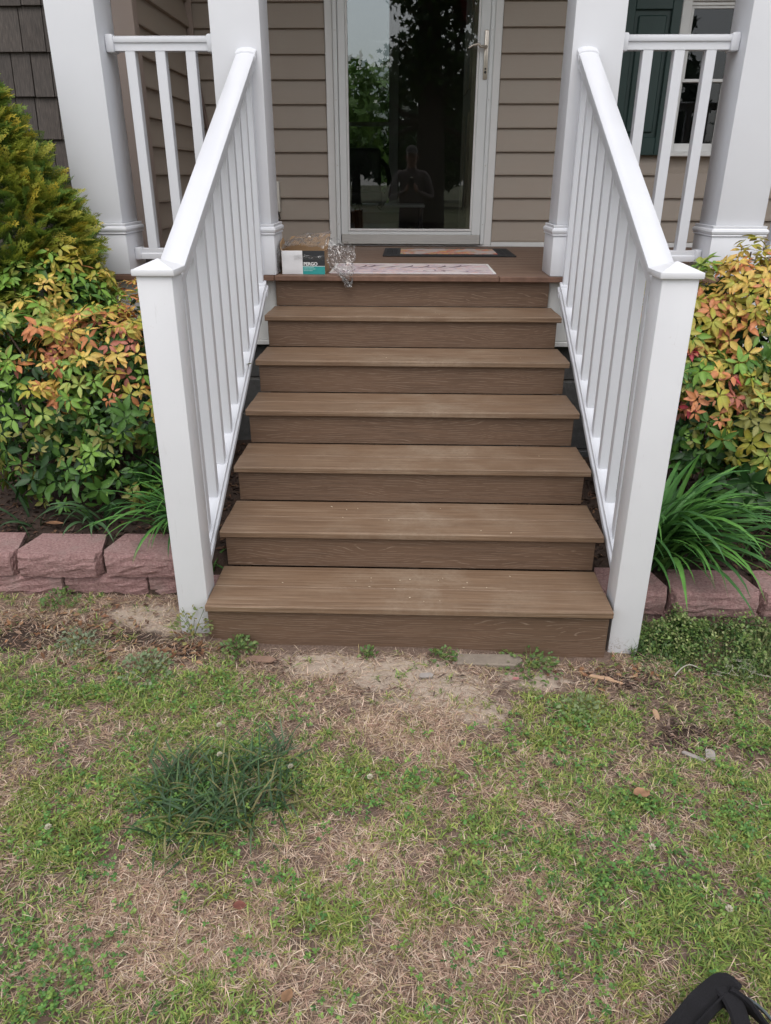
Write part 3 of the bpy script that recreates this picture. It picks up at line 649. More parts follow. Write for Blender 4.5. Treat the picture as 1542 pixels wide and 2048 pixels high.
MB().box(-.55,.12,5.2,5.7,1.27,1.295).build('top',TRIMW,tb,.004)
for xx in (-.53,.07):
    for yy in (5.22,5.65): MB().box(xx,xx+.03,yy,yy+.03,ZP+.006,1.27).build('leg',FLOORW,tb)
# ------------------------------------------------------------------ retaining walls
def blockmesh(w,h,seed,ins=.018,mid=.042):
    r=np.random.default_rng(seed); bm=bmesh.new(); d=.19
    P=[(.035,d),(.0005,mid),(ins,0),(w-ins,0),(w-.0005,mid),(w-.035,d)]
    vb=[bm.verts.new((p[0],p[1],0)) for p in P]; vt=[bm.verts.new((p[0],p[1],h)) for p in P]
    bm.faces.new(vt[::-1]) ; bm.faces.new(vb)
    for i in range(6): bm.faces.new((vb[i],vt[i],vt[(i+1)%6],vb[(i+1)%6]))
    bmesh.ops.recalc_face_normals(bm,faces=bm.faces)
    front=[f for f in bm.faces if all(v.co.y<mid+.003 for v in f.verts)]
    es=list({e for f in front for e in f.edges}); bmesh.ops.subdivide_edges(bm,edges=es,cuts=6,use_grid_fill=True)
    bmesh.ops.triangulate(bm,faces=[f for f in bm.faces if len(f.verts)>4])
    for v in bm.verts:
        if v.co.y<mid-.001:
            a=float(fbm(v.co.x*42+seed*3,v.co.z*75+v.co.y*40,3))-.45; e=min(v.co.z,h-v.co.z)/h
            bulge=math.sin(math.pi*max(0,min(1,v.co.z/h)))
            v.co.y+=-a*.016*(.35+min(1,e*5))-.006*bulge+(.007 if v.co.z>h-.003 else 0); v.co.z+=r.normal(0,.0018); v.co.x+=r.normal(0,.0015)
    me=bpy.data.meshes.new('wall_block'); bm.to_mesh(me); bm.free(); me.materials.append(BLOCK); return me
BM=[blockmesh(.335,.097,s) for s in range(5)]; BL=[blockmesh(.336,.097,s+9,.005,.03) for s in range(5)]
rw=thing('retaining_wall',(-1.4,.38,0),'low red concrete block wall edging the left planting bed','wall')
for r_,(x0,z,y) in enumerate(((-1.032,-.008,.318),(-1.203,.0905,.300))):
    for k in range(-1,7):
        if x0+.335*(-k)+.33>(-.70): x=x0-.335*k
        x=x0-.337*k
        if x+.33>-.70: continue
        link('wall_block',(BM if r_ else BL)[(k+r_*2)%5],rw,world=Matrix.Translation((x+random.uniform(-.003,.003),y+random.uniform(-.006,.006),z))@Matrix.Rotation(random.uniform(-.02,.02),4,'Z'))
rw2=thing('retaining_wall',(1.4,.3,0),'low red concrete block wall edging the right planting bed, half hidden by strap leaves','wall')
for r_,(x0,z,y) in enumerate(((.86,-.085,.235),(.985,.0135,.215))):
    for k in range(0,7):
        link('wall_block',(BM if r_ else BL)[(k+r_*3+1)%5],rw2,world=Matrix.Translation((x0+.337*k,y+random.uniform(-.006,.006),z))@Matrix.Rotation(random.uniform(-.02,.02),4,'Z'))
link('wall_block',blockmesh(.278,.097,31),rw2,loc=(.703,.222,.012))
# ------------------------------------------------------------------ foliage tools
def project(P):
    d=np.asarray(P)-np.array(CAM); z=d@np.array(fw); return 385.5+F_PX/2*(d@np.array(r2))/z, 512-F_PX/2*(d@np.array(u2))/z, z
def emit(parent,pname,variants,items,keep,restname,mat,occl=None):
    """items: list of (variant index, 4x4 np matrix). The ones that show largest become parts, the rest one joined part."""
    if not items: return
    M=np.array([m for _,m in items]); pos=M[:,:3,3]; sx,sy,z=project(pos); size=np.linalg.norm(M[:,:3,0],axis=1)
    inside=(z>.1)&(sx>0)&(sx<771)&(sy>0)&(sy<1024); order=np.argsort(z); seen={}
    for i in order:
        if inside[i]:
            c=(int(sx[i]//5),int(sy[i]//5)); seen.setdefault(c,i)
    cand=sorted(seen.values(),key=lambda i:-(size[i]/z[i]))[:keep]
    ks=set(cand)
    for i in cand:
        v=variants[items[i][0]]; link(pname,v['me'],parent,world=Matrix([list(map(float,r)) for r in items[i][1]]))
    VV=[];TT=[];CC=[];n=0
    byv={}
    for i,(k,m) in enumerate(items):
        if i not in ks: byv.setdefault(k,[]).append(m)
    for k,ms in byv.items():
        v=variants[k]; A=np.array(ms); P=np.einsum('nij,pj->npi',A[:,:3,:3],v['V'])+A[:,None,:3,3]
        q=len(v['V']); VV.append(P.reshape(-1,3)); TT.append((v['T'][None]+np.arange(len(ms))[:,None,None]*q+n).reshape(-1,3)); CC.append(np.tile(v['C'],(len(ms),1))); n+=q*len(ms)
    if VV:
        o=link(restname,fastmesh(restname,np.concatenate(VV),np.concatenate(TT),np.concatenate(CC),mat),parent); o['kind']='stuff'
def variant(name,V,T,C,mat):
    V=np.array(V,float);T=np.array(T);C=np.array(C,float); return dict(V=V,T=T,C=C,me=fastmesh(name,V,T,C,mat))
def basis(fwd,nrm,s,pos):
    f=np.asarray(fwd,float); f/=np.linalg.norm(f); n=np.asarray(nrm,float); n=n-f*(n@f); n/=np.linalg.norm(n)+1e-9; r=np.cross(n,f)
    m=np.eye(4); m[:3,0]=f*s; m[:3,1]=r*s; m[:3,2]=n*s; m[:3,3]=pos; return m
# --- lanceolate leaf, length 1 along x, folded on its midrib
def leafshape(col,tip,fold=.10,droop=.16,w=.19):
    st=[(0,.0),(.14,.55),(.38,1.),(.66,.78),(.86,.34),(1.,0)]
    V=[];C=[]
    for u,a in st:
        z=-droop*u*u+.03; 
        for s in (-1,0,1): V.append((u,s*a*w,z+(fold*w*4*a*abs(s)*.5))); cc=np.array(col)*(1-.6*u*u)+np.array(tip)*.6*u*u; C.append(cc*(1.25 if s==0 else .95))
    T=[]
    for i in range(len(st)-1):
        b=i*3
        for s in (0,1): T+=[(b+s,b+3+s,b+4+s),(b+s,b+4+s,b+1+s)]
    return V,T,C
YG=(.34,.35,.055);LG=(.17,.31,.05);MG=(.07,.16,.03);DG=(.022,.062,.016);GO=(.55,.43,.10);OR=(.52,.22,.09);SA=(.44,.17,.115);RE=(.36,.035,.05);OL=(.20,.20,.05);PG=(.30,.40,.09)
PAL=[YG,LG,MG,DG,GO,OR,SA,RE,OL,PG]
LV=[]
for c in PAL:
    for k in range(2):
        tip=[x*1.0 for x in c]
        if c in (YG,GO,PG): tip=(min(.7,c[0]*1.35),c[1]*.62,c[2]*.9)
        if c in (OR,SA): tip=(c[0]*.9,c[1]*.6,c[2]*.8)
        LV.append(variant('leaf',*leafshape(c,tip,.10+.08*k,.10+.16*k,.20+.025*k),LEAF))
def unit(v): v=np.asarray(v,float); return v/np.linalg.norm(v)
def shrub(name,label,cat,group,base,ells,n_per,zlow,pal_fn,leaf=.052,seed=1,stems=14,keep=300):
    r=np.random.default_rng(seed); t=thing(name,base,label,cat,group); items=[]; tips=[]
    for ec,er,dens in ells:
        N=int(n_per*dens)
        for k in range(N):
            d=unit(r.normal(size=3)); 
            if d[1]>.45 and r.random()<.8: continue
            if d[2]<-.75: continue
            lump=.50+1.04*float(fbm(d[0]*3.1+seed+ec[0]*3,d[2]*3.1+d[1]*2.4+ec[1],3)); rad=lump*(1 if r.random()<.62 else r.uniform(.55,.95))
            p=np.array(ec)+d*np.array(er)*rad
            if p[2]<.19: continue
            depth=rad/lump; ax=unit(d*np.array([1,1,.8])+np.array([0,-.15,.55])+r.normal(0,.25,3))
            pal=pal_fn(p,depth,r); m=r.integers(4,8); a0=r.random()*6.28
            e1=unit(np.cross(ax,[.3,.2,.9])); e2=np.cross(ax,e1); S=leaf*r.uniform(.65,1.35)*(1.25 if pal in (2,3) and depth>.86 else 1)
            if depth>.9: tips.append(p)
            for q in range(m):
                a=a0+q*6.283/m+r.normal(0,.25); tilt=r.uniform(-.35,.5)
                f=unit((e1*math.cos(a)+e2*math.sin(a))+ax*tilt+np.array([0,0,-.15])); ci=pal if r.random()<.93 else pal_fn(p,depth,r)
                items.append((ci*2+int(r.integers(0,2)),basis(f,ax+r.normal(0,.2,3),S*r.uniform(.75,1.15),p+f*.006)))
    emit(t,'leaf',LV,items,keep,'inner_leaves',LEAF)
    # woody stems
    for k in range(stems):
        tp=np.array(tips[int(r.integers(0,len(tips)))]) if tips else np.array(ells[0][0]); b=np.array(base)+np.array([r.normal(0,.07),r.normal(0,.06),0]); b[2]=base[2]-.02
        mid=(b+tp)/2+r.normal(0,.06,3)+np.array([0,0,-.03]); q1=(b+mid)/2+r.normal(0,.025,3); q2=(mid+tp)/2+r.normal(0,.03,3)
        MB().tube([b,q1,mid,q2,tp-unit(tp-q2)*.03],[.010,.009,.007,.005,.003],6).build('stem',BARK,t,smooth=True)
    return t
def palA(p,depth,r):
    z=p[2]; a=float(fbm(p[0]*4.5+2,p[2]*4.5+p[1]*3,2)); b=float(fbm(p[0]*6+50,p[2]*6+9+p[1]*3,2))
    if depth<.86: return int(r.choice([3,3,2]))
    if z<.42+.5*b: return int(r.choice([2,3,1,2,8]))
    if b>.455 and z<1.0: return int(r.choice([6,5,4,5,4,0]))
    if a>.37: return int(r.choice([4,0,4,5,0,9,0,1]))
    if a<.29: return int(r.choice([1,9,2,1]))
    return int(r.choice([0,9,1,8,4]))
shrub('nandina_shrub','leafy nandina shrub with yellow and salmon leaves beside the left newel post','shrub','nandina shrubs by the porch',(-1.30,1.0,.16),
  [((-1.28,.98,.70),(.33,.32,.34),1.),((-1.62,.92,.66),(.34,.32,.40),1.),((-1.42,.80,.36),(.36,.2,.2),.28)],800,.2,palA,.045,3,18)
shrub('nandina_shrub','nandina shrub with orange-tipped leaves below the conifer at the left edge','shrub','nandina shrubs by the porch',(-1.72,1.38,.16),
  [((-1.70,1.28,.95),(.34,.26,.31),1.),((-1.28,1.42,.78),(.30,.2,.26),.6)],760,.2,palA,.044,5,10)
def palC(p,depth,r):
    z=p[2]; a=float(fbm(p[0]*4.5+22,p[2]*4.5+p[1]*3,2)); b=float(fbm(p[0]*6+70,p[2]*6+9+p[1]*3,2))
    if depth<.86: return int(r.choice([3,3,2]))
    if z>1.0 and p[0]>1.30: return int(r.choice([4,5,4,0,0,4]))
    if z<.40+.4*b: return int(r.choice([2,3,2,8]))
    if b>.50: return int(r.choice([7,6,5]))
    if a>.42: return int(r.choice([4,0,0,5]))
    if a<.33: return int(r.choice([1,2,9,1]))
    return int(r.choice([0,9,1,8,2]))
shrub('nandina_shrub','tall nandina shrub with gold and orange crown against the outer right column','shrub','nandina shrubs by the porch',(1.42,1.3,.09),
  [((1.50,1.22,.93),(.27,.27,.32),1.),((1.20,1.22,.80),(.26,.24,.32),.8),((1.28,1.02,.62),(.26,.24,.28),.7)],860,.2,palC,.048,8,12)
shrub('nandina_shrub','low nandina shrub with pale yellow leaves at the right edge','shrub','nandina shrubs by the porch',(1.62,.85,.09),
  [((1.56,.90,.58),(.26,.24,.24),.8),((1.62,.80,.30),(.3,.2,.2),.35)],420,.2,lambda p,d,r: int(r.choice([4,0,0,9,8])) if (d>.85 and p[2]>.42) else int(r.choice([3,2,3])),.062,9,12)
# --- golden conifer
def frond(cb,ct,seed):
    r=np.random.default_rng(seed); V=[];T=[];C=[]
    def dia(p,d,L,w,c):
        n=len(V); d=unit(d); s=np.array([-d[1],d[0],0]); z=np.array([0,0,.012])
        V.extend([p,p+d*L*.45+s*w+z*.3,p+d*L-z,p+d*L*.45-s*w-z*.3]); C.extend([c*.8,c,c*1.15,c]); T.extend([(n,n+1,n+2),(n,n+2,n+3)])
    ax=np.array([1.,0,0]); cb=np.array(cb);ct=np.array(ct)
    for k in range(7):
        u=k/7+.05; p=np.array([u,.05*math.sin(u*3+seed),-.16*u*u])
        c=cb*(1-u)+ct*u; dia(p,np.array([1,r.normal(0,.1),-.2*u]),.2,.022,c)
        for s in (-1,1):
            L=(.42*(1-u)+.10)*r.uniform(.8,1.15); ang=s*r.uniform(.55,.85); d=np.array([math.cos(ang),math.sin(ang),-.1+r.normal(0,.1)])
            nb=3 if L>.2 else 2
            dia(p,d,L,.017,c)
            for j in range(nb):
                v=(j+.6)/(nb+.3); q=p+d*L*v; cc=cb*(1-min(1,u+v*.5))+ct*min(1,u+v*.5)
                for s2 in (-1,1):
                    a2=ang+s2*.65; d2=np.array([math.cos(a2),math.sin(a2),r.normal(0,.15)]); dia(q,d2,L*(.5*(1-v)+.2),.017,cc)
    return V,T,C
FV=[variant('frond',*frond(cb,ct,s),NEEDLE) for s,(cb,ct) in enumerate([((.11,.18,.025),(.33,.37,.05)),((.08,.15,.03),(.20,.30,.05)),((.04,.09,.02),(.10,.19,.045)),((.18,.22,.03),(.60,.48,.06)),((.05,.11,.02),(.16,.27,.05)),((.14,.20,.03),(.45,.43,.07))])]
con=thing('golden_conifer',(-1.98,1.42,.16),'bushy golden-green conifer at the left edge in front of the shingles','conifer')
r=np.random.default_rng(21); items=[]
for k in range(5200):
    z=.75+1.22*r.random()**1.05; th=r.random()*6.283; 
    if math.sin(th)>.4 and r.random()<.7: continue
    lump=.78+.5*float(fbm(th*2.2+3,z*3.4,3)); dp=1 if r.random()<.55 else r.uniform(.6,.97); R0=.56*(1.97-z)
    R0=max(.02,min(R0,.42))*lump*dp
    p=np.array([-1.98+R0*math.cos(th),1.42+R0*math.sin(th)*.8,z]); d=unit([math.cos(th),math.sin(th)*.9,r.uniform(.0,1.0)]+r.normal(0,.25,3))
    nrm=np.array([r.normal(0,.5),r.normal(0,.5)-.3,1.0]) if r.random()<.6 else r.normal(size=3)
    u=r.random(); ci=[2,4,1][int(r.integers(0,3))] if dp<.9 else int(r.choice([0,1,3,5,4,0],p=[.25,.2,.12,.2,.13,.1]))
    items.append((ci,basis(d,nrm,r.uniform(.08,.15),p)))
emit(con,'frond',FV,items,300,'inner_fronds',NEEDLE)
MB().tube([(-1.98,1.42,.12),(-1.97,1.42,.9),(-1.98,1.43,1.9)],[.035,.025,.008],8).build('trunk',BARK,con,smooth=True)
# --- strap-leaved clumps
def strap(root,az,L,w,e0,e1,col,r,n=9,tw=0):
    d=np.array([math.cos(az),math.sin(az),0]); s=np.array([-math.sin(az),math.cos(az),0]); p=np.array(root,float); V=[];C=[];T=[]
    for k in range(n+1):
        u=k/n; e=e0+(e1-e0)*u**1.3; ww=w*(min(1,.55+u*2.2) if u<.3 else (1-((u-.3)/.7)**2.2)); f=.35*ww
        ss=s*math.cos(tw*u)+np.array([0,0,1])*math.sin(tw*u)
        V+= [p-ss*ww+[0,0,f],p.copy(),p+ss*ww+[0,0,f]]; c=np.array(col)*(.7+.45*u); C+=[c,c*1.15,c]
        p=p+(d*math.cos(e)+np.array([0,0,math.sin(e)]))*L/n; d=unit(d+s*r.normal(0,.03))
        s=np.array([-d[1],d[0],0])
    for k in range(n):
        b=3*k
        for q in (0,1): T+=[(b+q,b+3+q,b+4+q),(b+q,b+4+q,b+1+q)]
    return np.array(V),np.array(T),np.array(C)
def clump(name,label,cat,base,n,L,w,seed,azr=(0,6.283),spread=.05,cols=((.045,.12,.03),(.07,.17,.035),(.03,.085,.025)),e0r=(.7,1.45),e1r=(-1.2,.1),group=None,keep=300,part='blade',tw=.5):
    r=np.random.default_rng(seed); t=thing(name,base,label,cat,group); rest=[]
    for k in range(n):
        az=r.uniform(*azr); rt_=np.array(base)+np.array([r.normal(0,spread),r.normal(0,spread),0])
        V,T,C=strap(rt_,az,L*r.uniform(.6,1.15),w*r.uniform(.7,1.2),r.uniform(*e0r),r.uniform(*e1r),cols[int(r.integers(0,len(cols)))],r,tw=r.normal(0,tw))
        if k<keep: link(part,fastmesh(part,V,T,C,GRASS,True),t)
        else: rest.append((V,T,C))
    return t
clump('strap_leaf_clump','arching green strap-leaved clump beside the right newel post','perennial plant',(.99,.50,.10),150,.58,.0105,31,(-1.75,1.3),.05,cols=((.07,.19,.045),(.10,.25,.05),(.05,.14,.04)),group='strap-leaved clumps in the beds')
clump('strap_leaf_clump','arching green strap-leaved clump behind the left newel post','perennial plant',(-.93,.60,.15),75,.42,.0075,32,(2.2,4.9),.045,cols=((.07,.19,.045),(.10,.25,.05),(.05,.14,.04)),group='strap-leaved clumps in the beds')
clump('strap_leaf_clump','small sparse strap-leaved plant above the left block wall','perennial plant',(-1.33,.60,.16),12,.27,.0085,33,(2.6,6.6),.03,cols=((.05,.10,.045),(.06,.12,.05)),group='strap-leaved clumps in the beds')
clump('strap_leaf_clump','few strap leaves at the far left below the shrubs','perennial plant',(-1.62,.60,.16),9,.25,.008,34,(2.6,6.6),.03,cols=((.05,.10,.045),(.06,.12,.05)),group='strap-leaved clumps in the beds')
clump('strap_leaf_clump','short strap-leaved plant at the right edge behind the block wall','perennial plant',(1.42,.55,.10),22,.26,.0075,35,(2.0,6.6),.03,group='strap-leaved clumps in the beds')
clump('strap_leaf_clump','few strap leaves in the dark gap beside the steps','perennial plant',(-.79,.36,.10),7,.13,.006,36,(-1.2,1.2),.015,group='strap-leaved clumps in the beds')
# --- coarse grass tuft in the lawn
gt=thing('grass_tuft',(-.52,-.72,.0),'dark coarse tuft of broad-bladed grass in the left lawn','grass tuft')
r=np.random.default_rng(41)
for (cx,cyy,n) in ((-.63,-.67,85),(-.53,-.76,85),(-.40,-.60,80),(-.44,-.80,80),(-.56,-.86,70),(-.36,-.72,55),(-.50,-.66,50),(-.66,-.77,45)):
    for k in range(n):
        bp_=np.array([cx+r.normal(0,.035),cyy+r.normal(0,.03),0]); bp_[2]=float(gh(bp_[0],bp_[1]))-.002; az=r.uniform(0,6.283)
        V,T,C=strap(bp_,az,r.uniform(.08,.16),r.uniform(.0018,.0034),r.uniform(.1,1.15),r.uniform(-.6,.35),[(.045,.095,.04),(.06,.12,.05),(.035,.075,.03),(.10,.15,.08),(.05,.10,.045),(.20,.19,.08),(.08,.15,.045)][int(r.integers(0,7))],r,n=5,tw=r.normal(0,.6))
        link('blade',fastmesh('blade',V,T,C,GRASS,True),gt)
# ------------------------------------------------------------------ lawn
r=np.random.default_rng(77)
GRN=[(-.83,-.33,.32,.13,.95),(-1.1,-.45,.35,.2,.9),(-.56,-.44,.2,.12,.9),(-.9,-.75,.28,.25,.85),(-.5,-.72,.3,.22,1.),(.47,-.38,.26,.16,1.),(.62,-.62,.3,.14,.8),(.85,-.72,.3,.14,.9),(.58,-.94,.35,.15,.95),(.66,-1.13,.28,.15,1.),(.36,-1.0,.2,.12,.8),(-.15,-1.08,.18,.10,.85),(-.78,-1.26,.22,.10,.7),(-.1,-.68,.22,.10,.7),(.15,-.8,.2,.1,.6),(-.45,-1.28,.2,.07,.45),(1.1,-.25,.3,.2,.7),(1.0,-.55,.3,.2,.7),(-1.3,-.2,.25,.15,.7),(.1,-1.28,.2,.06,.4)]
STR=[(.05,-.48,.25,.16,.9),(-.22,-.88,.18,.12,1.),(-.56,-1.14,.32,.12,1.),(-.28,-1.17,.28,.12,1.),(.04,-1.17,.24,.12,1.),(.34,-1.25,.18,.08,.9),(-.1,-.42,.28,.12,.8),(-.75,-1.05,.2,.1,.7),(.2,-.68,.2,.1,.7),(.3,-1.06,.12,.07,.6),(-.3,-.36,.2,.1,.7)]
def okpos(x,y): return ~((y>-.025)&(x>-.73)&(x<.73))&~((np.abs(np.abs(x)-.775)<.062)&(y>.03))&(y<.31)
def sample(n,x0,x1,y0,y1,dens):
    x=r.uniform(x0,x1,n); y=r.uniform(y0,y1,n); k=(r.random(n)<dens(x,y))&okpos(x,y)&((y<.05)|(np.abs(x)>.84)); return x[k],y[k]
def bladeset(x,y,L,w,e0,e1,cols,lift=0.,kink=.28):
    n=len(x); az=r.uniform(0,6.283,n); d=np.stack([np.cos(az),np.sin(az),np.zeros(n)],-1); s=np.stack([-np.sin(az),np.cos(az),np.zeros(n)],-1)
    p=np.stack([x,y,gh(x,y)+lift],-1); zz=np.array([0,0,1.])
    f=lambda e:d*np.cos(e)[:,None]+zz*np.sin(e)[:,None]
    a2=az+r.normal(0,kink,n); d2=np.stack([np.cos(a2),np.sin(a2),np.zeros(n)],-1)
    q=p+f(e0)*(L*.5)[:,None]; t=q+(d2*np.cos(e1)[:,None]+zz*np.sin(e1)[:,None])*(L*.5)[:,None]
    t[:,2]=np.maximum(t[:,2],gh(t[:,0],t[:,1])+.001); W=w[:,None]
    V=np.stack([p-s*W*.7,p+s*W*.7,q-s*W,q+s*W,t],1).reshape(-1,3); b=(np.arange(n)*5)[:,None]
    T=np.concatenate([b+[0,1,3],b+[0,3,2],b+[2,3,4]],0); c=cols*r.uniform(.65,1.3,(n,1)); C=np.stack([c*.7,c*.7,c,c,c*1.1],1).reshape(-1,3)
    return V,T,C
def pick(n,pal,p=None): return np.array(pal)[r.choice(len(pal),n,p=p)]
def gden(x,y): return np.clip(blobs(x,y,GRN)*1.15+.26-.85*blobs(x,y,SAND)-.4*blobs(x,y,STR)-.75*blobs(x,y,MULCH),.03,1)*np.clip(fbm(x*13+3,y*13+1,4)*3.4-.95,.06,1.5)
def sden(x,y): return np.clip(blobs(x,y,STR)*.75+.42-.42*blobs(x,y,SAND)-.2*blobs(x,y,MULCH)-.12*blobs(x,y,GRN),.06,1)*np.clip(fbm(x*9+40,y*9+11,3)*2.6-.45,.2,1.3)
def combine(name,sets,mat,label,cat):
    n=0;VV=[];TT=[];CC=[]
    for V,T,C in sets: VV.append(V);TT.append(T+n);CC.append(C);n+=len(V)
    o=link(name,fastmesh(name,np.concatenate(VV),np.concatenate(TT),np.concatenate(CC),mat)); return tag(o,label,cat,kind='stuff')
X0,X1,Y0,Y1=-1.9,1.8,-1.75,.3
x,y=sample(520000,X0,X1,Y0,Y1,lambda x,y:sden(x,y)*.9); n=len(x)
e_=r.uniform(-.05,.6,n)*r.random(n)
S1=bladeset(x,y,r.uniform(.012,.05,n),r.uniform(.0005,.0012,n),e_,e_+r.normal(-.08,.18,n),pick(n,[(.62,.46,.35),(.48,.34,.25),(.76,.62,.49),(.30,.18,.13),(.56,.45,.27),(.58,.39,.30),(.36,.25,.17)]),.002,.12)
x,y=sample(26000,-4,4,-4.5,Y1,lambda x,y:(((x<X0)|(x>X1)|(y<Y0))*.8).astype(float)); n=len(x)
S2=bladeset(x,y,r.uniform(.03,.07,n),r.uniform(.002,.004,n),r.uniform(.2,1.,n),r.uniform(-.3,.5,n),pick(n,[(.3,.22,.15),(.08,.13,.03),(.11,.16,.04)]))
combine('dead_grass',[S1,S2],GRASS,'dry straw-coloured dead grass lying across the lawn','dead grass')
x,y=sample(46000,X0,X1,Y0,Y1,lambda x,y:gden(x,y)*.9); x=np.repeat(x,8)+r.normal(0,.0065,len(x)*8); y=np.repeat(y,8)+r.normal(0,.0065,len(y)*8); k=okpos(x,y); x=x[k]; y=y[k]; n=len(x)
yel=np.clip(fbm(x*2.3+9,y*2.3+4,3)*2-.6,0,1)+blobs(x,y,[(-.92,-.8,.28,.25,.6),(-.88,-.4,.3,.12,.4)]); base=pick(n,[(.12,.26,.05),(.19,.33,.065),(.075,.17,.045),(.28,.39,.09),(.36,.39,.12)]); base=base*(1-.5*yel[:,None])+np.array([.34,.32,.08])*.5*yel[:,None]
x3,y3=sample(60000,X0,X1,Y0,Y1,lambda x,y:.45*np.clip(fbm(x*8+90,y*8,2)*2.5-.5,0,1)); n3=len(x3)
S3=bladeset(x3,y3,r.uniform(.015,.05,n3),r.uniform(.0005,.001,n3),r.uniform(0,.5,n3),r.uniform(-.3,.3,n3),pick(n3,[(.62,.46,.35),(.74,.60,.46),(.50,.42,.2)]),.008,.2)
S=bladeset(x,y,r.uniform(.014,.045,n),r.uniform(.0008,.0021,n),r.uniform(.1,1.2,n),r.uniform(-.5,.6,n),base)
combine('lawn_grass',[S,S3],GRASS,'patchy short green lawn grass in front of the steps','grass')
# small round leaves (clover, weeds)
def leaves(x,y,h,s,cols,tri=1,flat=.5):
    n=len(x); z=gh(x,y)+h; az=r.uniform(0,6.283,n); VV=[];TT=[];CC=[];off=0
    for k in range(tri):
        a=az+k*2.094+r.normal(0,.15,n); d=np.stack([np.cos(a),np.sin(a),r.normal(0,flat*.5,n)],-1); s_=np.stack([-np.sin(a),np.cos(a),r.normal(0,flat*.5,n)],-1); p=np.stack([x,y,z],-1); S_=s[:,None]
        P=[p,p+d*S_*.45+s_*S_*.42,p+d*S_*.92+s_*S_*.33,p+d*S_*1.0,p+d*S_*.92-s_*S_*.33,p+d*S_*.45-s_*S_*.42]
        V=np.stack(P,1).reshape(-1,3); b=(np.arange(n)*6)[:,None]+off
        TT.append(np.concatenate([b+[0,1,2],b+[0,2,3],b+[0,3,4],b+[0,4,5]],0)); c=cols*r.uniform(.7,1.25,(n,1)); VV.append(V);CC.append(np.repeat(c,6,0)); off+=len(V)
    return np.concatenate(VV),np.concatenate(TT),np.concatenate(CC)
CLV=[(-.60,-.72,.3,.2,.6),(-.8,-1.26,.22,.1,1.),(.84,-.74,.28,.14,1.),(.47,-.42,.25,.15,.7),(-.75,-.38,.3,.14,.7),(-.85,-.62,.2,.1,.8),(.6,-.98,.3,.15,.5),(-.35,-1.05,.15,.08,.8),(.95,-.45,.2,.15,.6),(.25,-1.2,.2,.07,.5),(-.1,-.72,.15,.08,.6)]
x,y=sample(15000,X0,X1,Y0,.02,lambda x,y:np.clip(blobs(x,y,CLV)*.75+.10-.6*blobs(x,y,SAND)-.5*blobs(x,y,MULCH),0,1)*np.clip(fbm(x*11,y*11,2)*2.2-.4,.05,1)); x=np.repeat(x,6)+r.normal(0,.016,len(x)*6); y=np.repeat(y,6)+r.normal(0,.016,len(y)*6); k=okpos(x,y); x=x[k]; y=y[k]; n=len(x)
S=leaves(x,y,r.uniform(.008,.032,n),r.uniform(.004,.009,n),pick(n,[(.11,.25,.06),(.08,.19,.05),(.16,.30,.07),(.22,.34,.08)]),3)
combine('clover',[S],LEAF,'low clover patches spread through the lawn','clover')
YW=[(-.92,-.80,.2,.2,1.),(-1.0,-.62,.2,.12,.8),(-.85,-.40,.22,.08,.7),(-.75,-1.0,.15,.06,.6)]
x,y=sample(52000,X0,X1,Y0,.02,lambda x,y:np.clip(blobs(x,y,YW)*1.1+.06-.6*blobs(x,y,SAND),0,1)*np.clip(fbm(x*10+70,y*10,2)*2.2-.5,.03,1)); n=len(x)
S=leaves(x,y,r.uniform(.004,.035,n),r.uniform(.0025,.005,n),pick(n,[(.36,.34,.07),(.42,.30,.11),(.24,.31,.07),(.50,.43,.15)]),1,.9)
combine('mossy_weed',[S],LEAF,'yellowish fine-leaved weed mat in the left lawn','weeds')
CH_=[(1.10,.12,.28,.12,1.),(.95,.16,.12,.10,.9),(1.35,.05,.3,.14,1.),(1.55,.15,.3,.15,1.)]
x=r.uniform(.80,1.9,60000); y=r.uniform(-.16,.30,60000); k=(r.random(60000)<np.clip(blobs(x,y,CH_)*1.4,0,1)*np.clip(fbm(x*9+4,y*9,3)*3.-.75,.06,1))&((y<.205)|(x<.0)); x=x[k];y=y[k]; n=len(x)
hmax=.13*np.clip(blobs(x,y,CH_),.08,1)*np.clip(fbm(x*11,y*11,3)*3.2-.75,.12,1.5); hh=r.uniform(.1,1,n)**.7*hmax
S=leaves(x,y,hh,r.uniform(.004,.012,n),np.where((hh/hmax)[:,None]>.75,pick(n,[(.18,.27,.07),(.28,.32,.13),(.12,.21,.06)]),pick(n,[(.08,.16,.04),(.06,.12,.035)])),1,1.)
x2=x[::8];y2=y[::8];n2=len(x2); B=bladeset(x2,y2,r.uniform(.05,.11,n2),r.uniform(.0006,.0012,n2),r.uniform(.8,1.5,n2),r.uniform(.2,1.3,n2),pick(n2,[(.10,.17,.05),(.22,.24,.10)]))
combine('chickweed_mat',[S,B],LEAF,'dense chickweed mat below the right block wall','weeds')
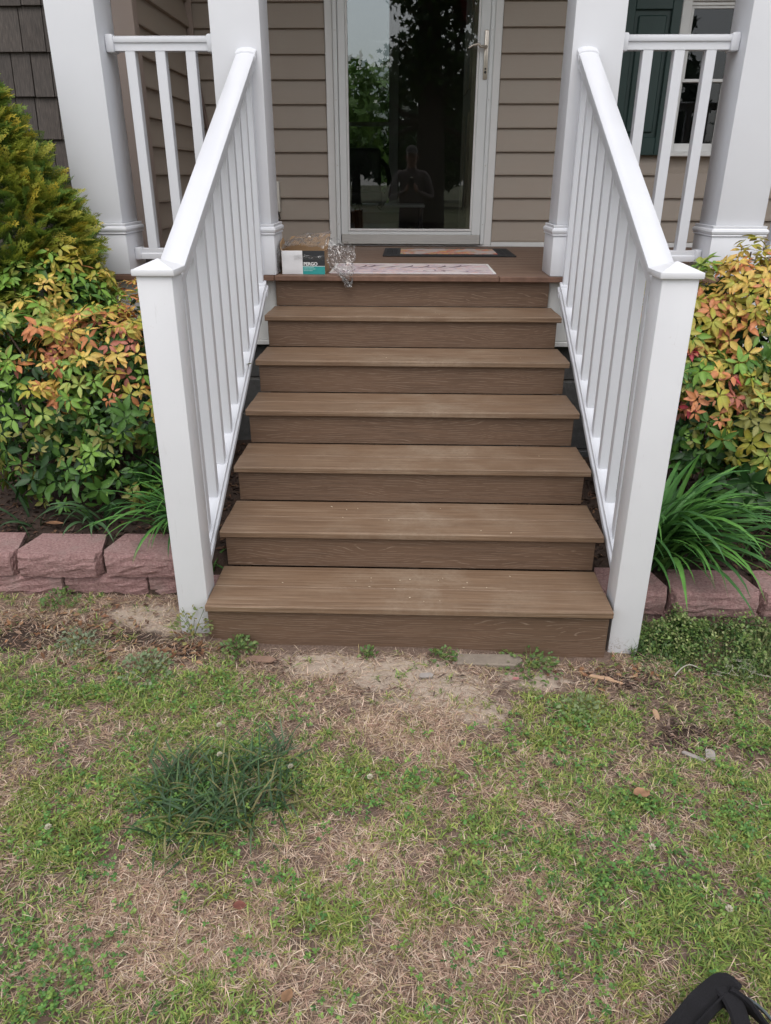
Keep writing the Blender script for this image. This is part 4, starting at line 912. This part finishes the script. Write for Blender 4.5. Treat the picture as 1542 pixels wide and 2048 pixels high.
# small weed plants
def weed(label,x,y,rad,h,n,cols,seed,leaf=.0145):
    rr=np.random.default_rng(seed); base=(x,y,float(gh(x,y))); t=thing('weed_plant',base,label,'weed','small weeds at the foot of the steps'); VV=[];TT=[];CC=[];q=0
    for k in range(n):
        a=rr.random()*6.28; d=np.array([math.cos(a),math.sin(a)])*rad*rr.random()**.6; z=h*rr.uniform(.15,1)*(1-.5*(np.hypot(*d)/rad)**2); p=np.array([x+d[0],y+d[1],base[2]+z])
        f=unit(np.array([d[0],d[1],.02])+rr.normal(0,.02,3)); V,T,C=leafshape(cols[int(rr.integers(0,len(cols)))],cols[0],.1,.2,.34); M_=basis(f,rr.normal(0,.35,3)+[0,-.2,1],leaf*rr.uniform(.7,1.4),p)
        VV.append(np.array(V)@M_[:3,:3].T+p); TT.append(np.array(T)+q); CC.append(np.array(C)); q+=len(V)
    o=link('leaves',fastmesh('leaves',np.concatenate(VV),np.concatenate(TT),np.concatenate(CC),LEAF),t); o['kind']='stuff'
    for k in range(6):
        a=rr.random()*6.28; MB().tube([base,(x+math.cos(a)*rad*.3,y+math.sin(a)*rad*.3,base[2]+h*.5),(x+math.cos(a)*rad*.6,y+math.sin(a)*rad*.6,base[2]+h*.9)],[.0015,.001,.0007],5).build('stem',STEMG,t)
STEMG=basic('green_stem',(.10,.14,.04),.6)
GW=[(.10,.17,.05),(.07,.13,.035),(.15,.20,.06)]
weed('pale-tipped weed growing up against the left newel post',-.775,.02,.075,.12,150,[(.22,.20,.06),(.12,.17,.06),(.16,.20,.08)],1)
weed('round little weed against the bottom riser near the left end',-.60,-.045,.055,.055,120,GW,2)
weed('tiny weed at the middle of the bottom riser',-.14,-.045,.03,.035,40,GW,3)
weed('small weed under the bottom riser right of the middle',.12,-.055,.045,.04,70,GW,4)
weed('spreading weed under the bottom riser near the right end',.42,-.06,.11,.045,190,GW,5)
weed('silvery weed in the left lawn near the block wall',-1.16,-.06,.07,.07,110,[(.20,.24,.15),(.15,.19,.11)],6)
weed('bushy weed in the lawn left of the newel post',-.88,-.20,.09,.07,170,[(.16,.21,.11),(.10,.16,.06),(.20,.24,.14)],7)
weed('feathery weed in the right lawn below the newel post',.55,-.30,.08,.05,140,[(.14,.20,.07),(.20,.25,.12)],8)
weed('green weed growing at the foot of the left block wall',-1.36,.235,.07,.06,120,GW,9)
# leaf litter, chips
def litter(n,x,y,z,size,cols,asp=.5):
    az=r.uniform(0,6.283,n); t1=r.normal(0,.35,n); t2=r.normal(0,.35,n)
    d=np.stack([np.cos(az),np.sin(az),t1],-1); s=np.stack([-np.sin(az),np.cos(az),t2],-1); p=np.stack([x,y,z],-1); S_=size[:,None]; A=(asp*r.uniform(.6,1.2,n))[:,None]
    up_=np.array([0,0,1.])
    P=[p-d*S_*.5,p+s*S_*A*.5+up_*S_*.12,p+d*S_*.5,p-s*S_*A*.5+up_*S_*.10,p-up_*S_*.02]
    V=np.stack(P,1).reshape(-1,3); b=(np.arange(n)*5)[:,None]; T=np.concatenate([b+[0,4,1],b+[1,4,2],b+[2,4,3],b+[3,4,0]],0)
    return V,T,np.repeat(cols*r.uniform(.6,1.3,(n,1)),5,0)
BRN=[(.16,.075,.04),(.24,.12,.06),(.11,.06,.04),(.30,.18,.10),(.20,.13,.09)]
def lit_at(n,L,s0,s1,pal,asp=.5,lift=.006,hf=gh):
    xs_=[];ys_=[]
    for bx,by,rx,ry,wt in L:
        k=int(n*wt); xs_.append(r.normal(bx,rx*.55,k)); ys_.append(r.normal(by,ry*.55,k))
    x=np.concatenate(xs_);y=np.concatenate(ys_); k=okpos(x,y)&(y<.30); x=x[k];y=y[k]; m=len(x)
    return litter(m,x,y,hf(x,y)+lift+r.uniform(0,.006,m),r.uniform(s0,s1,m),pick(m,pal),asp)
combine('leaf_litter',[lit_at(190,[(-1.38,.06,.34,.14,.9),(-.78,-.07,.14,.08,.5),(-1.15,.14,.2,.12,.3),(.74,-.08,.2,.06,.5),(-1.0,-.1,.4,.12,.5)],.008,.034,BRN,.55)],DRY,'brown dead leaf litter below the block wall','leaf litter')
combine('bark_chips',[lit_at(230,[(.86,-.40,.20,.12,1.),(.95,-.2,.25,.12,.8),(.72,-.13,.12,.06,.7),(.1,-.18,.5,.10,.5),(-.55,-.1,.15,.04,.4),(0.6,-.5,.3,.15,.3)],.010,.035,[(.13,.08,.06),(.20,.13,.10),(.09,.06,.05),(.26,.19,.15)],.25)],DRY,'small bark chips scattered over the right lawn','bark chips')
x=r.uniform(-2.2,2.2,9000); y=r.uniform(.40,1.7,9000); k=(np.abs(x)>.3); x=x[k];y=y[k]; n=len(x)
S=litter(n,x,y,bedzn(x,y)+.004,r.uniform(.012,.045,n),pick(n,[(.05,.028,.02),(.09,.045,.028),(.03,.018,.014),(.15,.085,.05),(.07,.045,.035)]),.4)
combine('mulch',[S],DRY,'dark bark mulch and old leaves covering the planting beds','mulch')
def fallen(name,label,cat,x,y,size,az,col,asp=.6,lift=.012,curl=.3,z=None,group=None):
    st_=[(0,.1),(.2,.7),(.5,1.),(.8,.6),(1.,.05)]; V=[];T=[];C=[]
    for u,a in st_:
        for s in (-1,0,1): V.append(((u-.5)*size,s*a*asp*.5*size,curl*size*(abs(s)*.35*a+(u-.5)**2))); C.append(np.array(col)*(1.1 if s else .8))
    for i in range(4):
        for s in (0,1): b=i*3+s; T+=[(b,b+3,b+4),(b,b+4,b+1)]
    zz=(float(gh(x,y)) if z is None else z)+lift
    o=link(name,fastmesh(name,V,T,C,DRY,True),None,world=Matrix.Translation((x,y,zz))@Matrix.Rotation(az,4,'Z')@Matrix.Rotation(.15,4,'Y'))
    return tag(o,label,cat,group)
fallen('fallen_leaf','orange-brown fallen leaf alone on the right lawn','leaf',.63,-.687,.055,.4,(.34,.19,.11),.7,.024)
fallen('fallen_leaf','small brown curled leaf near the bottom centre of the lawn','leaf',-.243,-1.268,.035,1.2,(.28,.16,.09),.7)
fallen('fallen_leaf','reddish dead leaf tangled in the straw left of centre','leaf',-.383,-1.063,.032,.2,(.20,.075,.055),.8,.012)
fallen('fallen_leaf','pink leaf lying on the bare sand below the steps','leaf',.36,-.165,.03,.6,(.45,.20,.19),.6)
fallen('fallen_leaf','green-brown leaf resting on the left sloping bottom rail','leaf',-.742,1.135,.034,2.5,(.13,.14,.03),.5,.003,.3,.742)
fallen('fallen_leaf','tan fallen leaf on the soil above the left block wall','leaf',-1.50,.58,.07,.3,(.30,.16,.09),.5,.02,.3,.165)
fallen('fallen_leaf','yellowed dead leaf on the mulch behind the right block wall','leaf',1.27,.60,.09,.2,(.34,.28,.10),.5,.02,.4,.09)
WCH=basic('pale_wood_chip',(.42,.27,.17),.8,.2,40); WCG=basic('grey_wood_chip',(.30,.27,.25),.85,.15,40)
def chip(label,x,y,L,w,az,mat):
    m=MB(); m.prism([(-L/2,-w*.3),(-L*.3,-w/2),(L*.35,-w*.45),(L/2,0),(L*.3,w/2),(-L*.42,w*.4)],'z',0,.007); me=m.mesh('wood_chip',mat,.001)
    o=link('wood_chip',me,None,world=Matrix.Translation((x,y,float(gh(x,y))+.008))@Matrix.Rotation(az,4,'Z')@Matrix.Rotation(.12,4,'X')); tag(o,label,'wood chip','loose wood chips')
chip('orange splintered wood chip lying nearest the right newel post',.66,-.115,.085,.016,-.25,WCH)
chip('thin orange wood splinter next to the larger chip by the right newel post',.70,-.135,.06,.010,-.4,WCH)
chip('grey rectangular wood chip in the right lawn',.891,-.49,.045,.03,1.2,WCG)
chip('brown upright-lying chip above the grey chip in the right lawn',.79,-.30,.05,.018,1.5,WCH)
chip('long dark grey chip beside the grey rectangular chip',.84,-.50,.07,.014,-.6,WCG)
chip('brown bark strip at the left end of the bottom riser',-.52,-.09,.13,.03,-.08,basic('brown_bark_strip',(.20,.125,.09),.9,.2,40))
chip('flat pale grey stone chip on the sand below the steps',.06,-.165,.05,.022,.1,WCG)
slab=MB(); slab.prism([(-.12,-.03),(.1,-.035),(.13,0),(.11,.03),(-.11,.03)],'z',-.01,.012); o=slab.build('stone_slab',basic('sandy_stone',(.21,.175,.14),.9,.15,40,.5,80),None,.004); o.location=(.27,-.055,float(gh(.27,-.055))+.004); tag(o,'flat sandy stone slab half buried under the bottom riser','stone')
# clover flowers
FLW=leafmat('white_flower',.6,.3,.1,60)
fm=[]
rr=np.random.default_rng(5)
for k in range(70):
    d=unit(rr.normal(size=3)); d[2]=abs(d[2])*.8-.1; V,T,C=leafshape((.62,.58,.46),(.7,.68,.6),.1,.1,.22); M_=basis(d,rr.normal(size=3),.0075,d*.002+np.array([0,0,.03])); fm.append((np.array(V)@M_[:3,:3].T+M_[:3,3],np.array(T)+k*len(V),np.array(C)))
FME=fastmesh('clover_flower',np.concatenate([a for a,_,_ in fm]),np.concatenate([b for _,b,_ in fm]),np.concatenate([c for _,_,c in fm]),FLW)
for lab,x,y in (('white clover flower at the top of the dark grass tuft',-.567,-.472),('white clover flower at the left edge of the lawn',-.904,-.875),('white clover flower in the middle of the lawn, right of the dark tuft',-.105,-.67),('white clover flower inside the dark grass tuft',-.535,-.60),('white clover flower in the straw right of the dark tuft',-.33,-.63),('white clover flower in the right green lawn',.60,-.88),('faded white clover flower above the bag',.72,-1.05)):
    o=link('clover_flower',FME,None,loc=(x,y,float(gh(x,y))+.002)); tag(o,lab,'flower','white clover flowers')
# dry pale root tangle at the right
rt_=thing('dry_root_tangle',(1.16,-.06,-.05),'pale dried root tangle on the lawn at the right edge','dead plant')
ROOT=basic('pale_dry_root',(.40,.38,.32),.9,.15,40)
for k in range(26):
    p=np.array([1.16+rr.normal(0,.05),-.05+rr.normal(0,.03),-.035+rr.uniform(0,.02)]); P=[p]
    for j in range(4): p=p+np.array([rr.normal(0,.02),rr.normal(0,.014),rr.normal(0,.006)]); p[2]=max(p[2],-.05); P.append(p)
    MB().tube(P,[.0012,.0011,.001,.0008,.0005],5).build('root',ROOT,rt_)
pk=thing('dry_root_tangle',(.96,-.06,-.05),'pale curved dry stalk beside the chickweed mat','dead plant'); MB().tube([(.915+.011*k,-.095+.055*math.sin(min(1,k/7)*1.5)-.0012*max(0,k-6)**2,-.038+.012*math.sin(k/10*3.14)) for k in range(11)],[.0022]*9+[.0016,.0008],6).build('root',ROOT,pk,smooth=True)
# debris on treads
cr=thing('tread_crumbs',(0,.15,.152),'pale crumbs and straw bits scattered on the lower treads','debris'); cr['kind']='stuff'
m=MB()
for k in range(34):
    i=int(rr.choice([0,0,0,0,1,1,1,2,3,4,5])); x=rr.normal(.05,.32); 
    if abs(x)>.68: continue
    y=i*RUN+rr.uniform(.02,.27); z=(i+1)*H+.0012; a=rr.random()*3.14; L=rr.uniform(.0015,.005) if rr.random()<.93 else .009; w_=rr.uniform(.0008,.0018)
    c,s=math.cos(a),math.sin(a); m.add([(x-c*L+s*w_,y-s*L-c*w_,z),(x+c*L+s*w_,y+s*L-c*w_,z),(x+c*L-s*w_,y+s*L+c*w_,z),(x-c*L-s*w_,y-s*L+c*w_,z),(x,y,z+.002)],[(0,1,4),(1,2,4),(2,3,4),(3,0,4),(3,2,1,0)])
m.build('crumbs',basic('pale_straw_bits',(.55,.46,.34),.9),cr)
# ------------------------------------------------------------------ black bag on the lawn
bag=thing('black_bag',(.72,-1.5,0),'black fabric bag with padded strap loop at the lower right corner','bag')
def band(pts,w,th,mat,name,side=None,n=28):
    P=[Vector(p) for p in pts]
    def cr_(t):
        f=t*(len(P)-1); i=min(int(f),len(P)-2); u=f-i; a=P[max(i-1,0)];b=P[i];c=P[i+1];d=P[min(i+2,len(P)-1)]
        return .5*((2*b)+(c-a)*u+(2*a-5*b+4*c-d)*u*u+(3*b-a-3*c+d)*u**3)
    V=[];F=[];m=8
    for k in range(n+1):
        t=k/n; p=cr_(t); tg=(cr_(min(1,t+.01))-cr_(max(0,t-.01))).normalized(); s=(side(t) if side else Vector((0,1,0))); s=(s-tg*s.dot(tg)).normalized(); nn=tg.cross(s)
        wob=1+.03*math.sin(k*.9)
        for q in range(m):
            a=2*math.pi*q/m; ca,sa=math.cos(a),math.sin(a); V.append(p+s*(w*abs(ca)**.6*(1 if ca>0 else -1))*wob+nn*(th*abs(sa)**.7*(1 if sa>0 else -1)))
    for k in range(n):
        for q in range(m): F.append((k*m+q,k*m+(q+1)%m,(k+1)*m+(q+1)%m,(k+1)*m+q))
    F+=[tuple(range(m)),tuple(range(n*m,(n+1)*m))]
    V=[v+Vector((-.03,.004,.006)) for v in V]
    return MB().add(V,F).build(name,mat,bag,smooth=True)
band([(.42,-1.46,.015),(.485,-1.385,.03),(.57,-1.315,.052),(.64,-1.268,.066),(.668,-1.275,.058)],.030,.008,BLACKF,'strap',lambda t:Vector((.35,-.6,-.75)))
band([(.645,-1.262,.072),(.662,-1.30,.062),(.660,-1.36,.045),(.652,-1.43,.03)],.020,.006,BLACKF,'strap',lambda t:Vector((1,.1,-.15)))
band([(.655,-1.27,.062),(.695,-1.295,.052),(.73,-1.345,.036),(.765,-1.42,.025)],.024,.006,BLACKF,'strap',lambda t:Vector((.6,-.3,-.8)))
band([(.680,-1.268,.056),(.716,-1.292,.05),(.748,-1.34,.036),(.785,-1.42,.024)],.006,.003,GREYF,'edge_lining',lambda t:Vector((.6,-.3,-.8)))
band([(.455,-1.405,.035),(.475,-1.372,.034),(.505,-1.352,.032)],.010,.006,BLACKF,'buckle_tab',lambda t:Vector((.3,-.4,.8)))
for off in (-.55,.55):
    band([(.42+off*.02,-1.46-off*.02,.024),(.485+off*.02,-1.385-off*.02,.040),(.57+off*.018,-1.315-off*.02,.061),(.64+off*.015,-1.268-off*.018,.074)],.0022,.0016,BLACKF,'stitched_seam',lambda t:Vector((.35,-.6,-.75)))
MB().box(.42,.98,-1.82,-1.44,.004,.13).build('bag_body',BLACKF,bag,.05,True,4)
# ------------------------------------------------------------------ photographer (seen mirrored in the door glass)
ph=thing('person',(0,-2.68,0),'person in cap and dark sweater holding up a phone, mirrored in the door glass','person')
J={'pel':(0,-2.66,.98,.15,.115),'bel':(0,-2.65,1.12,.19,.14),'ch':(0,-2.66,1.37,.20,.13),'nk':(0,-2.66,1.545,.07,.07),'hd0':(0,-2.64,1.62,.075,.085),'hd1':(0,-2.635,1.71,.086,.10),'hd2':(0,-2.645,1.80,.066,.078)}
E=[('pel','bel'),('bel','ch'),('ch','nk'),('nk','hd0'),('hd0','hd1'),('hd1','hd2')]
for s,n in ((-1,'L'),(1,'R')):
    J.update({n+'sh':(s*.20,-2.66,1.50,.078,.075),n+'el':(s*.30,-2.56,1.18,.056,.056),n+'wr':(s*.085,-2.34,1.34,.032,.03),n+'pa':(s*.062,-2.285,1.395,.030,.022),
      n+'hp':(s*.095,-2.66,.90,.095,.10),n+'kn':(s*.11,-2.64,.50,.064,.066),n+'an':(s*.12,-2.68,.10,.042,.046),n+'he':(s*.12,-2.69,.045,.042,.045),n+'to':(s*.135,-2.50,.04,.045,.035)})
    E+=[('ch',n+'sh'),(n+'sh',n+'el'),(n+'el',n+'wr'),(n+'wr',n+'pa'),('pel',n+'hp'),(n+'hp',n+'kn'),(n+'kn',n+'an'),(n+'an',n+'he'),(n+'he',n+'to')]
    for q in range(4):
        a=(s*(.052),-2.262+.004*q,1.452-.017*q); 
        J[n+'f%da'%q]=(s*.058,-2.268,1.425-.019*q,.010,.010); J[n+'f%db'%q]=(s*.040,-2.242,1.430-.019*q,.009,.009); J[n+'f%dc'%q]=(s*(.022+.003*q),-2.239,1.432-.019*q,.008,.008)
        E+=[(n+'pa',n+'f%da'%q),(n+'f%da'%q,n+'f%db'%q),(n+'f%db'%q,n+'f%dc'%q)]
    J[n+'ta']=(s*.052,-2.30,1.428,.012,.012); J[n+'tb']=(s*.034,-2.285,1.448,.010,.010); E+=[(n+'pa',n+'ta'),(n+'ta',n+'tb')]
for k in J:
    if not (k[1:2]=='f' and k[0] in 'LR') and k[1:] not in ('pa','wr','ta','tb'): J[k]=(J[k][0],J[k][1],J[k][2]*1.05)+J[k][3:]
nm=list(J); me=bpy.data.meshes.new('body'); me.from_pydata([J[k][:3] for k in nm],[(nm.index(a),nm.index(b)) for a,b in E],[])
bo=bpy.data.objects.new('body',me); COL.objects.link(bo); bo.modifiers.new('s','SKIN'); bo.modifiers.new('b','SUBSURF').levels=2
for i,k in enumerate(nm): v=me.skin_vertices[0].data[i]; v.radius=J[k][3:]; v.use_root=(k=='pel')
bpy.context.view_layer.update(); ev=bpy.data.meshes.new_from_object(bo.evaluated_get(bpy.context.evaluated_depsgraph_get())); bpy.data.objects.remove(bo)
SKIN=basic('skin',(.30,.17,.12),.5,.06,20); SWEAT=basic('dark_sweater',(.14,.11,.105),.95,.15,60,.4,200); PANTS=basic('black_trousers',(.05,.046,.055),.9,.15,60); SHOE=basic('dark_shoes',(.03,.03,.03),.6,.1,20)
ev.materials.clear()
for m_ in (SKIN,SWEAT,PANTS,SHOE): ev.materials.append(m_)
for p in ev.polygons:
    c=p.center; p.use_smooth=True
    p.material_index=3 if c.z<.10 else 2 if c.z<.99 and abs(c.x)<.24 and c.y<-2.48 else 0 if (c.z>1.645 or (c.y>-2.305 and abs(c.x)<.12)) else 1
body=link('body',ev,ph)
CAPM=basic('dark_cap_fabric',(.12,.11,.10),.9,.1,40); EYE=basic('eye',(.02,.015,.012),.2)
m=MB(); nL=8
for i in range(nL+1):
    a=i/nL*math.pi/2
    for k in range(20): t=k/20*6.2832; m.v.append((math.cos(t)*.088*math.cos(a),-2.645+math.sin(t)*.108*math.cos(a),1.853+.095*math.sin(a)))
m.f=[(i*20+k,i*20+(k+1)%20,(i+1)*20+(k+1)%20,(i+1)*20+k) for i in range(nL) for k in range(20)]
vz=MB(); N=12
for k in range(N+1):
    t=-1.1+2.2*k/N; vz.v+= [(math.sin(t)*.085,-2.56-.02*(1-math.cos(t))*3,1.856),(math.sin(t)*.092,-2.47-.05*(1-math.cos(t))*2,1.843),(math.sin(t)*.092,-2.47-.05*(1-math.cos(t))*2,1.838),(math.sin(t)*.085,-2.56-.02*(1-math.cos(t))*3,1.850)]
vz.f=[(4*k+a,4*k+(a+1)%4,4*k+4+(a+1)%4,4*k+4+a) for k in range(N) for a in range(4)]
cap_=m.build('cap',CAPM,ph,smooth=True); vz.build('visor',CAPM,cap_,smooth=True)
MB().tube([(0,-2.545,1.806),(0,-2.525,1.769),(0,-2.545,1.756)],[.008,.015,.010],8).build('nose',SKIN,ph,smooth=True)
for s in (-1,1):
    MB().tube([(s*.032,-2.553,1.808),(s*.032,-2.546,1.808)],.009,10).build('eye',EYE,ph); MB().tube([(s*.082,-2.65,1.817),(s*.09,-2.655,1.785),(s*.083,-2.645,1.759)],[.012,.017,.010],8).build('ear',SKIN,ph,smooth=True)
MB().tube([(-.025,-2.551,1.727),(0,-2.545,1.725),(.025,-2.551,1.727)],.005,6).build('mouth',basic('lips',(.3,.14,.12),.5),ph)
po=thing('phone',(0,-2.26,1.40),'dark phone held up by the mirrored person','phone')
MB().box(-.036,.036,-2.2595,-2.2515,1.385,1.540).build('phone_body',CORD,po,.004,True,2); MB().box(-.030,.030,-2.2535,-2.249,1.512,1.530).build('camera_bar',NICKEL,po,.002)
# ------------------------------------------------------------------ trees behind the camera (mirrored in the glass) and behind the house
def treeleaf(col,k=5):
    V=[(0,0,0)];C=[col];n=k*2
    for i in range(n):
        a=i/n*6.283; rad=1. if i%2==0 else .5
        V.append((math.cos(a)*rad,math.sin(a)*rad,-.15*rad)); C.append(np.array(col)*(1.1 if i%2==0 else .9))
    return V,[(0,i+1,(i+1)%n+1) for i in range(n)],C
TL=[variant('tree_leaf',*treeleaf(c),LEAF) for c in ((.055,.11,.03),(.08,.14,.035),(.045,.08,.03),(.28,.04,.04),(.12,.21,.045))]
def tree(name,label,base,trunk,blb,n,size,vars_,seed,group='trees of the yard'):
    rr=np.random.default_rng(seed); t=thing(name,base,label,'tree',group); items=[]
    MB().tube(trunk[0],trunk[1],14).build('trunk',TBARK,t,smooth=True)
    top=np.array(trunk[0][-1])
    for (c,rad,wt,vi) in blb:
        c=np.array(c,float); mid=(np.array(trunk[0][1])+c)/2+np.array([0,0,-.2]); MB().tube([np.array(trunk[0][1]),mid,c],[.10*size/.1,.06*size/.1,.02],7).build('limb',TBARK,t,smooth=True)
        for k in range(int(n*wt)):
            d=unit(rr.normal(size=3)); q=c+d*np.array(rad)*rr.random()**.45*(.75+.5*float(fbm(d[0]*3+seed,d[2]*3+d[1]*2,2)))
            items.append((int(rr.choice(vi)),basis(rr.normal(size=3)+[0,0,-.4],rr.normal(size=3)+[0,0,.6],size*rr.uniform(.7,1.3),q)))
    VV=[];TT=[];CC=[];off=0; byv={}
    for k,mm in items: byv.setdefault(k,[]).append(mm)
    for k,ms in byv.items():
        v=TL[k]; A=np.array(ms); P=np.einsum('nij,pj->npi',A[:,:3,:3],v['V'])+A[:,None,:3,3]; q=len(v['V']); VV.append(P.reshape(-1,3)); TT.append((v['T'][None]+np.arange(len(ms))[:,None,None]*q+off).reshape(-1,3)); CC.append(np.tile(v['C'],(len(ms),1))); off+=q*len(ms)
    o=link('crown',fastmesh('crown',np.concatenate(VV),np.concatenate(TT),np.concatenate(CC),LEAF),t); o['kind']='stuff'
D_=(0,1,2)
tree('maple_tree','large dark maple with one red branch, mirrored in the storm door glass',(.42,-8.5,0),([(.42,-8.5,-.1),(.40,-8.5,2.6),(.30,-8.5,5.2),(.2,-8.6,8.)],[.36,.28,.2,.08]),
  [((.0,-8.4,3.55),(.75,.7,.75),1,D_),((.75,-8.5,3.9),(.9,.8,.9),1.2,D_),((.35,-8.4,4.9),(1.0,.9,.8),1.2,D_),((1.15,-8.3,4.8),(.55,.6,.6),.5,(3,3,0)),((1.2,-8.6,3.1),(.7,.6,.6),.6,D_),((-.75,-8.3,3.25),(.6,.5,.35),.5,(0,1,4)),((-1.2,-8.2,2.9),(.5,.5,.35),.35,(4,1,4)),((-1.0,-8.4,2.5),(.5,.5,.4),.4,(4,1)),((1.9,-8.8,2.4),(.6,.6,.5),.4,D_),((.6,-8.8,6.6),(1.9,1.6,1.4),2.2,D_),((-.2,-9,8.4),(1.7,1.7,1.3),1.5,D_),((2.3,-8.8,5.6),(.9,1,1),.8,D_)],620,.08,D_,3)
for k,(x,y,h,s) in enumerate(((-9,-34,9,3.2),(-3.4,-42,8,3.4),(3.2,-36,7.5,3.),(7.5,-33,9,3.4),(12.5,-38,10,3.6),(1,-48,9,4))):
    tree('distant_tree',['far tree at the left of the mirrored field','far tree left of centre in the mirrored field','far tree right of the mirrored maple','far dark tree right of the mirrored person','far dark tree beyond the right of the mirrored field','farthest tree behind the mirrored maple'][k],(x,y,0),([(x,y,-.1),(x,y,h*.4),(x,y,h*.8)],[.3,.25,.1]),[((x,y,h*.62),(s,s,h*.38),1,(0,2)),((x+s*.5,y,h*.4),(s*.8,s*.8,h*.28),.8,(0,2)),((x-s*.5,y,h*.35),(s*.8,s*.8,h*.28),.8,(0,2))],420,.42,(0,2),50+k,'far trees across the field')
tree('backyard_tree','green leafy tree behind the house seen through the back window',(-1.6,13,0),([(-1.6,13,-.1),(-1.6,13,2),(-1.6,13,4)],[.2,.15,.05]),[((-1.3,12.5,2.3),(1.6,1.2,1.2),1.5,(4,1)),((-2.0,12.6,.9),(1.4,1,.9),1,(4,1)),((-.4,12.8,1.2),(1.2,1,.9),1,(4,1))],1300,.10,(4,1),90)
